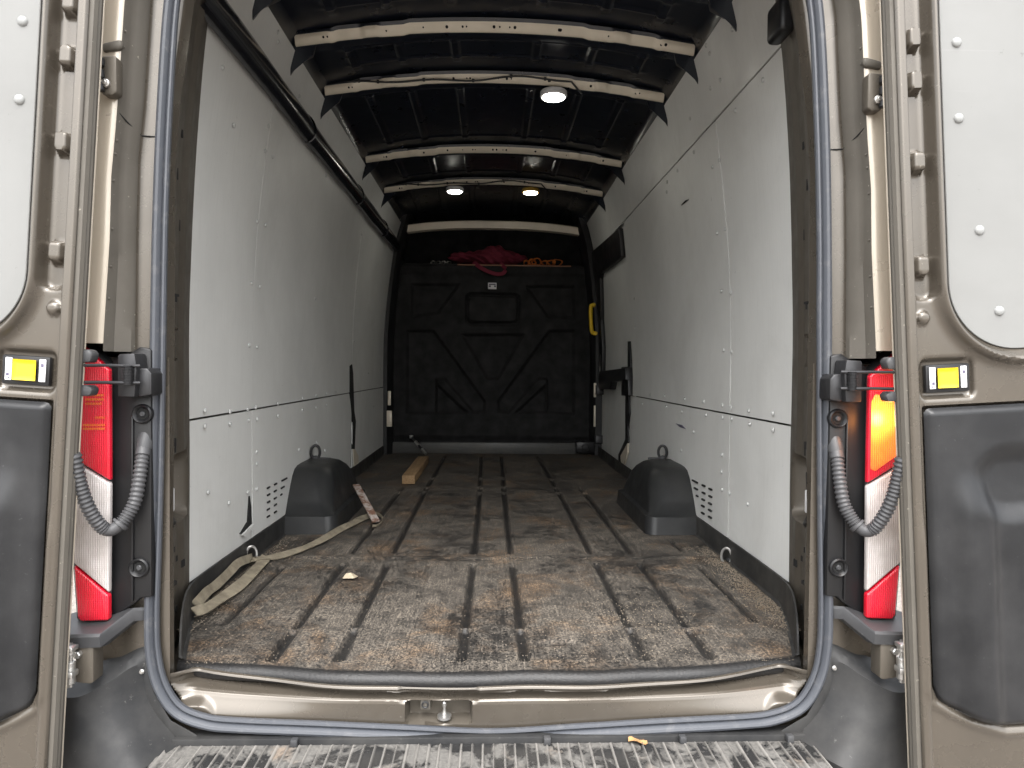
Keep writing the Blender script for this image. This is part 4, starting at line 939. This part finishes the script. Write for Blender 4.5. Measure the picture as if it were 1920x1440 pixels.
    y0_, y1_ = (0.078, 0.124) if s < 0 else (0.076, 0.120)
    # yellow pull: dished
    n_ = 14; rows = []
    for j in range(n_):
        row = []
        for i in range(n_):
            a, c = i/(n_-1), j/(n_-1); e = min(a, 1-a, c, 1-c); dep = -0.0045*min(1, e/0.12)*(0.35+0.65*c)
            row.append(tuple(W(y0_+(y1_-y0_)*a, 0.640+0.042*c, 0.0062+dep)))
        rows.append(row)
    m = B(); m.grid(rows); m.done('latch_pull', YELLOW, bz, ang=40)
    for a, c, fl in ((0.061, 0.074, 0), (0.1285, 0.1415, 1)):
        lb_ = bxw('latch_label', a, c, 0.6385, 0.6845, 0.0005, 0.0020, LABELW, bz, 0.0008)
        m = B(); mid_ = (a+c)/2
        for (du, dv, w__, h__) in (((0.001, 0.012, 0.006, 0.006), (0.0, 0.004, 0.007, 0.0012), (-0.002, 0.019, 0.003, 0.004)) if (fl ^ (s > 0)) else ((0.0, -0.010, 0.006, 0.007), (0.0, 0.0, 0.007, 0.0012))):
            Q = ((mid_+du-w__/2, 0.662-dv-h__/2), (mid_+du+w__/2, 0.662-dv-h__/2), (mid_+du+w__/2, 0.662-dv+h__/2), (mid_+du-w__/2, 0.662-dv+h__/2))
            m.hull([tuple(W(u, v, 0.0024)) for u, v in Q], [tuple(W(u, v, 0.0019)) for u, v in Q])
        m.done('label_symbol', INK, bz)
    return d_
for s in (-1, 1): door(s)

# ------------------------------------------------------------------ loose things
# timber
t = B(); t.box(-0.555, -0.475, 4.22, 5.15, 0.004, 0.058, 0.004); t.done('timber_length', WOOD, label='short length of sawn timber lying on the floor mat', cat='timber')
# rusty bar against the left arch
a = np.array([-0.535, 3.15, 0.012]); c = np.array([-0.680, 3.42, 0.135]); d_ = Vector(c-a).normalized(); sx_ = d_.cross(Vector((0, 0, 1))).normalized(); uy = sx_.cross(d_)
M_ = Matrix(((sx_[0], d_[0], uy[0], a[0]), (sx_[1], d_[1], uy[1], a[1]), (sx_[2], d_[2], uy[2], a[2]), (0, 0, 0, 1)))
ln = float(np.linalg.norm(c-a)); t = B(); t.box(-0.018, 0.018, 0, ln, -0.005, 0.005, 0.002, M_)
t.done('metal_bar', RUST, label='rusty flat metal bar leaning on the left wheel arch cover', cat='metal bar')
# strap
def ribbon(m, pts, w, roll0, roll1, n=60, th=0.0016):
    q = spline(pts, n); A = []
    for i in range(n):
        t = Vector(q[min(i+1, n-1)]-q[max(i-1, 0)]).normalized(); h = Vector((0, 0, 1)).cross(t).normalized(); u = t.cross(h)
        r = math.radians(roll0+(roll1-roll0)*i/(n-1)+10*math.sin(i*0.25)); e = h*math.cos(r)+u*math.sin(r); nn = t.cross(e)*th
        p = Vector(q[i]); A.append([p-e*w/2-nn, p-e*w/2+nn, p+e*w/2+nn, p+e*w/2-nn])
    m.grid(A, closed=True); return m
def fl(px, py, z=0.012): return atZ(px, py, z)
st = B()
ribbon(st, [fl(363,1147,.03), fl(385,1140,.03), fl(420,1118,.02), fl(455,1092,.018), fl(490,1056,.018), fl(499,1044,.02)], 0.036, 20, 25)
ribbon(st, [fl(366,1135,.03), fl(388,1110,.035), fl(405,1097,.03), fl(430,1073,.035), fl(448,1055,.045), onwall(458,1045,-1)+np.array([.03,0,0])], 0.030, 40, 60)
ribbon(st, [onwall(458,1050,-1)+np.array([.035,0,-.01]), fl(475,1048,.03), fl(498,1046,.02), fl(520,1043,.016), fl(560,1031,.016), fl(600,1014,.016), fl(640,991,.015), fl(675,975,.014), fl(700,963,.014)], 0.030, 15, 30, 80)
ribbon(st, [fl(650,989,.012), fl(663,976,.012), fl(685,966,.012), fl(703,962,.012), fl(715,968,.012), fl(716,977,.012), fl(708,985,.012), fl(698,986,.012)], 0.012, 60, 70, 50)
st.done('lashing_strap', WEB, label='khaki webbing strap tied along the left side of the floor', cat='strap', ang=60)
# strut propped in the front left corner
t = B(); a = atY(771, 819, 5.70); c = atY(800, 850, 5.55); a = np.array(a); c = np.array([c[0], c[1], 0.02])
t.tube([a, a*0.7+c*0.3], 0.010, 10); t.mi = 1; t.tube([a*0.72+c*0.28, a*0.5+c*0.5], 0.014, 10); t.mi = 0; t.tube([a*0.5+c*0.5, a*0.28+c*0.72], 0.010, 10); t.mi = 1; t.tube([a*0.3+c*0.7, a*0.05+c*0.95], 0.013, 10)
t.mi = 1; t.cyl(a-np.array([0.0, 0, 0.012]), a+np.array([0.0, 0, 0.012]), 0.016, 10)
t.done('gas_strut', [DARKMETAL, STEEL], label='thin black and silver strut propped against the foot of the bulkhead', cat='strut')
# red bag
bm = bmesh.new(); bmesh.ops.create_icosphere(bm, subdivisions=5, radius=1.0)
p0 = np.array(atY(918, 489, 5.90)); 
for v in bm.verts:
    x, y, z = v.co
    n1 = float(vnoise(x*1.7+4, z*2.2+y))+0.5*float(vnoise(x*4+1, z*5-y*3))+0.30*float(vnoise(x*11+z*3, y*9+z*8))+0.16*float(vnoise(x*20, z*21+y*7))
    k = 1+0.42*n1
    prof_ = 1-0.35*max(0, abs(x)-0.45)+0.15*math.sin(x*4)
    if x < -0.6: prof_ *= 0.95
    k += 0.35*math.sin(x*5.5+1.0)*0.5+0.10*math.sin(x*23+z*9)
    v.co = (x*0.335*(1+0.12*n1), y*0.13*k, max(-0.072, z*0.080*k*prof_))
me = bpy.data.meshes.new('bag'); bm.to_mesh(me); bm.free(); finish(me, 80)
bag = bpy.data.objects.new('cloth_bag', None); COL.objects.link(bag); bag.location = (p0[0], 5.93, 1.604+0.073); bag['label'] = 'crumpled dark red cloth bag on the shelf above the bulkhead'; bag['category'] = 'bag'
body_ = link('bag_body', me, CLOTHR, bag)
t = B(); o_ = np.array(bag.location)
ribbon(t, [np.array(atY(*q, Y))-o_ for q, Y in (((888,492),5.80),((900,501),5.765),((915,509),5.762),((932,514),5.762),((944,512),5.762),((947,503),5.765),((938,494),5.80))], 0.032, 70, 95, 40, 0.004); t.done('bag_handle', CLOTHR, bag, ang=60)
# orange straps
t = B()
for i, (x, y) in enumerate(((988, 494), (998, 496), (1006, 497), (1020, 498), (1033, 497), (1045, 499))):
    p = np.array(atY(x, y, 5.86)); r_ = 0.020+0.010*((i*7) % 3)/2
    t.tube([(p[0]+r_*1.3*math.cos(a), 5.86+0.03*math.sin(a*2+i), 1.612+r_*0.9+r_*0.9*math.sin(a)) for a in np.linspace(0, 2*math.pi, 18)], 0.008, 6, flat=0.5)
t.done('orange_straps', CLOTHO, label='heap of orange webbing straps beside the red bag', cat='straps')
t = B()
for i, (x, y) in enumerate(((812, 495), (822, 494), (832, 497), (842, 496))):
    p = np.array(atY(x, y, 5.86)); t.tube([(p[0]+0.018*math.cos(a), 5.86+0.01*math.sin(a*3+i), 1.622+0.012*math.sin(a)) for a in np.linspace(0, 2*math.pi, 12)], 0.006, 6)
t.done('shackle_chain', STEEL, label='short grey chain lying left of the red bag', cat='chain')
# chip of wood, leaf, grit
p = fl(655, 1080, 0.01); t = B(); t.hull([(p[0]-.022, p[1]-.018, .006), (p[0]+.02, p[1]-.022, .008), (p[0]+.03, p[1]+.01, .006), (p[0]-.005, p[1]+.03, .006)], [(p[0]-.010, p[1]-.008, .022), (p[0]+.008, p[1]-.012, .026), (p[0]+.012, p[1]+.004, .018), (p[0]-.004, p[1]+.012, .016)], 0.002)
t.done('wood_chip', m_plastic('pale_chip', (0.42, 0.36, 0.26), 0.8, 0.2), label='pale chip lying on the mat behind the cross joint', cat='chip')
p = atZ(1196, 1391, -0.137); t = B()
A = []
for i in range(9):
    k = i/8; wd = 0.012*math.sin(math.pi*min(1, k*0.95+0.03))+0.002; A.append([(p[0]-0.022+0.044*k, p[1]-wd, -0.134+0.006*math.sin(k*5)), (p[0]-0.022+0.044*k, p[1], -0.137+0.004*math.sin(k*6)), (p[0]-0.022+0.044*k, p[1]+wd, -0.132+0.005*math.cos(k*4))])
t.grid(A); t.done('dry_leaf', LEAF, label='small dry brown leaf on the ribbed step', cat='leaf')
vs_, fs_ = [], []
def grit(x, y, z, r):
    n = len(vs_); q = [(r*random.uniform(.6, 1.3)*a+x, r*random.uniform(.6, 1.3)*b_+y, z+r*c*random.uniform(.4, .9)) for a, b_, c in ((1, 0, 0), (-.5, .87, 0), (-.5, -.87, 0), (0, 0, 1.2))]
    vs_.extend(q); fs_.extend([(n, n+1, n+3), (n+1, n+2, n+3), (n+2, n, n+3)])
for _ in range(3500):
    x = random.uniform(-0.75, 0.75); y = 1.66+4*random.random()**2.2; grit(x, y, 0.0015, random.uniform(.0008, .0022))
for _ in range(2600):
    y = random.uniform(1.85, 2.75); x = 0.875-abs(random.gauss(0, .045)); grit(x, y, 0.002, random.uniform(.001, .0038))
for _ in range(900):
    y = random.uniform(1.85, 2.9); x = -0.875+abs(random.gauss(0, .04)); grit(x, y, 0.002, random.uniform(.001, .0032))
for _ in range(500):
    a = random.gauss(0, 1); grit(0.42+a*.11, 1.95+random.gauss(0, .11), 0.002, random.uniform(.001, .003))
me = bpy.data.meshes.new('grit'); me.from_pydata(vs_, [], fs_); me.update(); link('sand_and_grit', me, DEBRIS, label='scattered sand and grit on the black floor mat', cat='grit', kind='stuff')
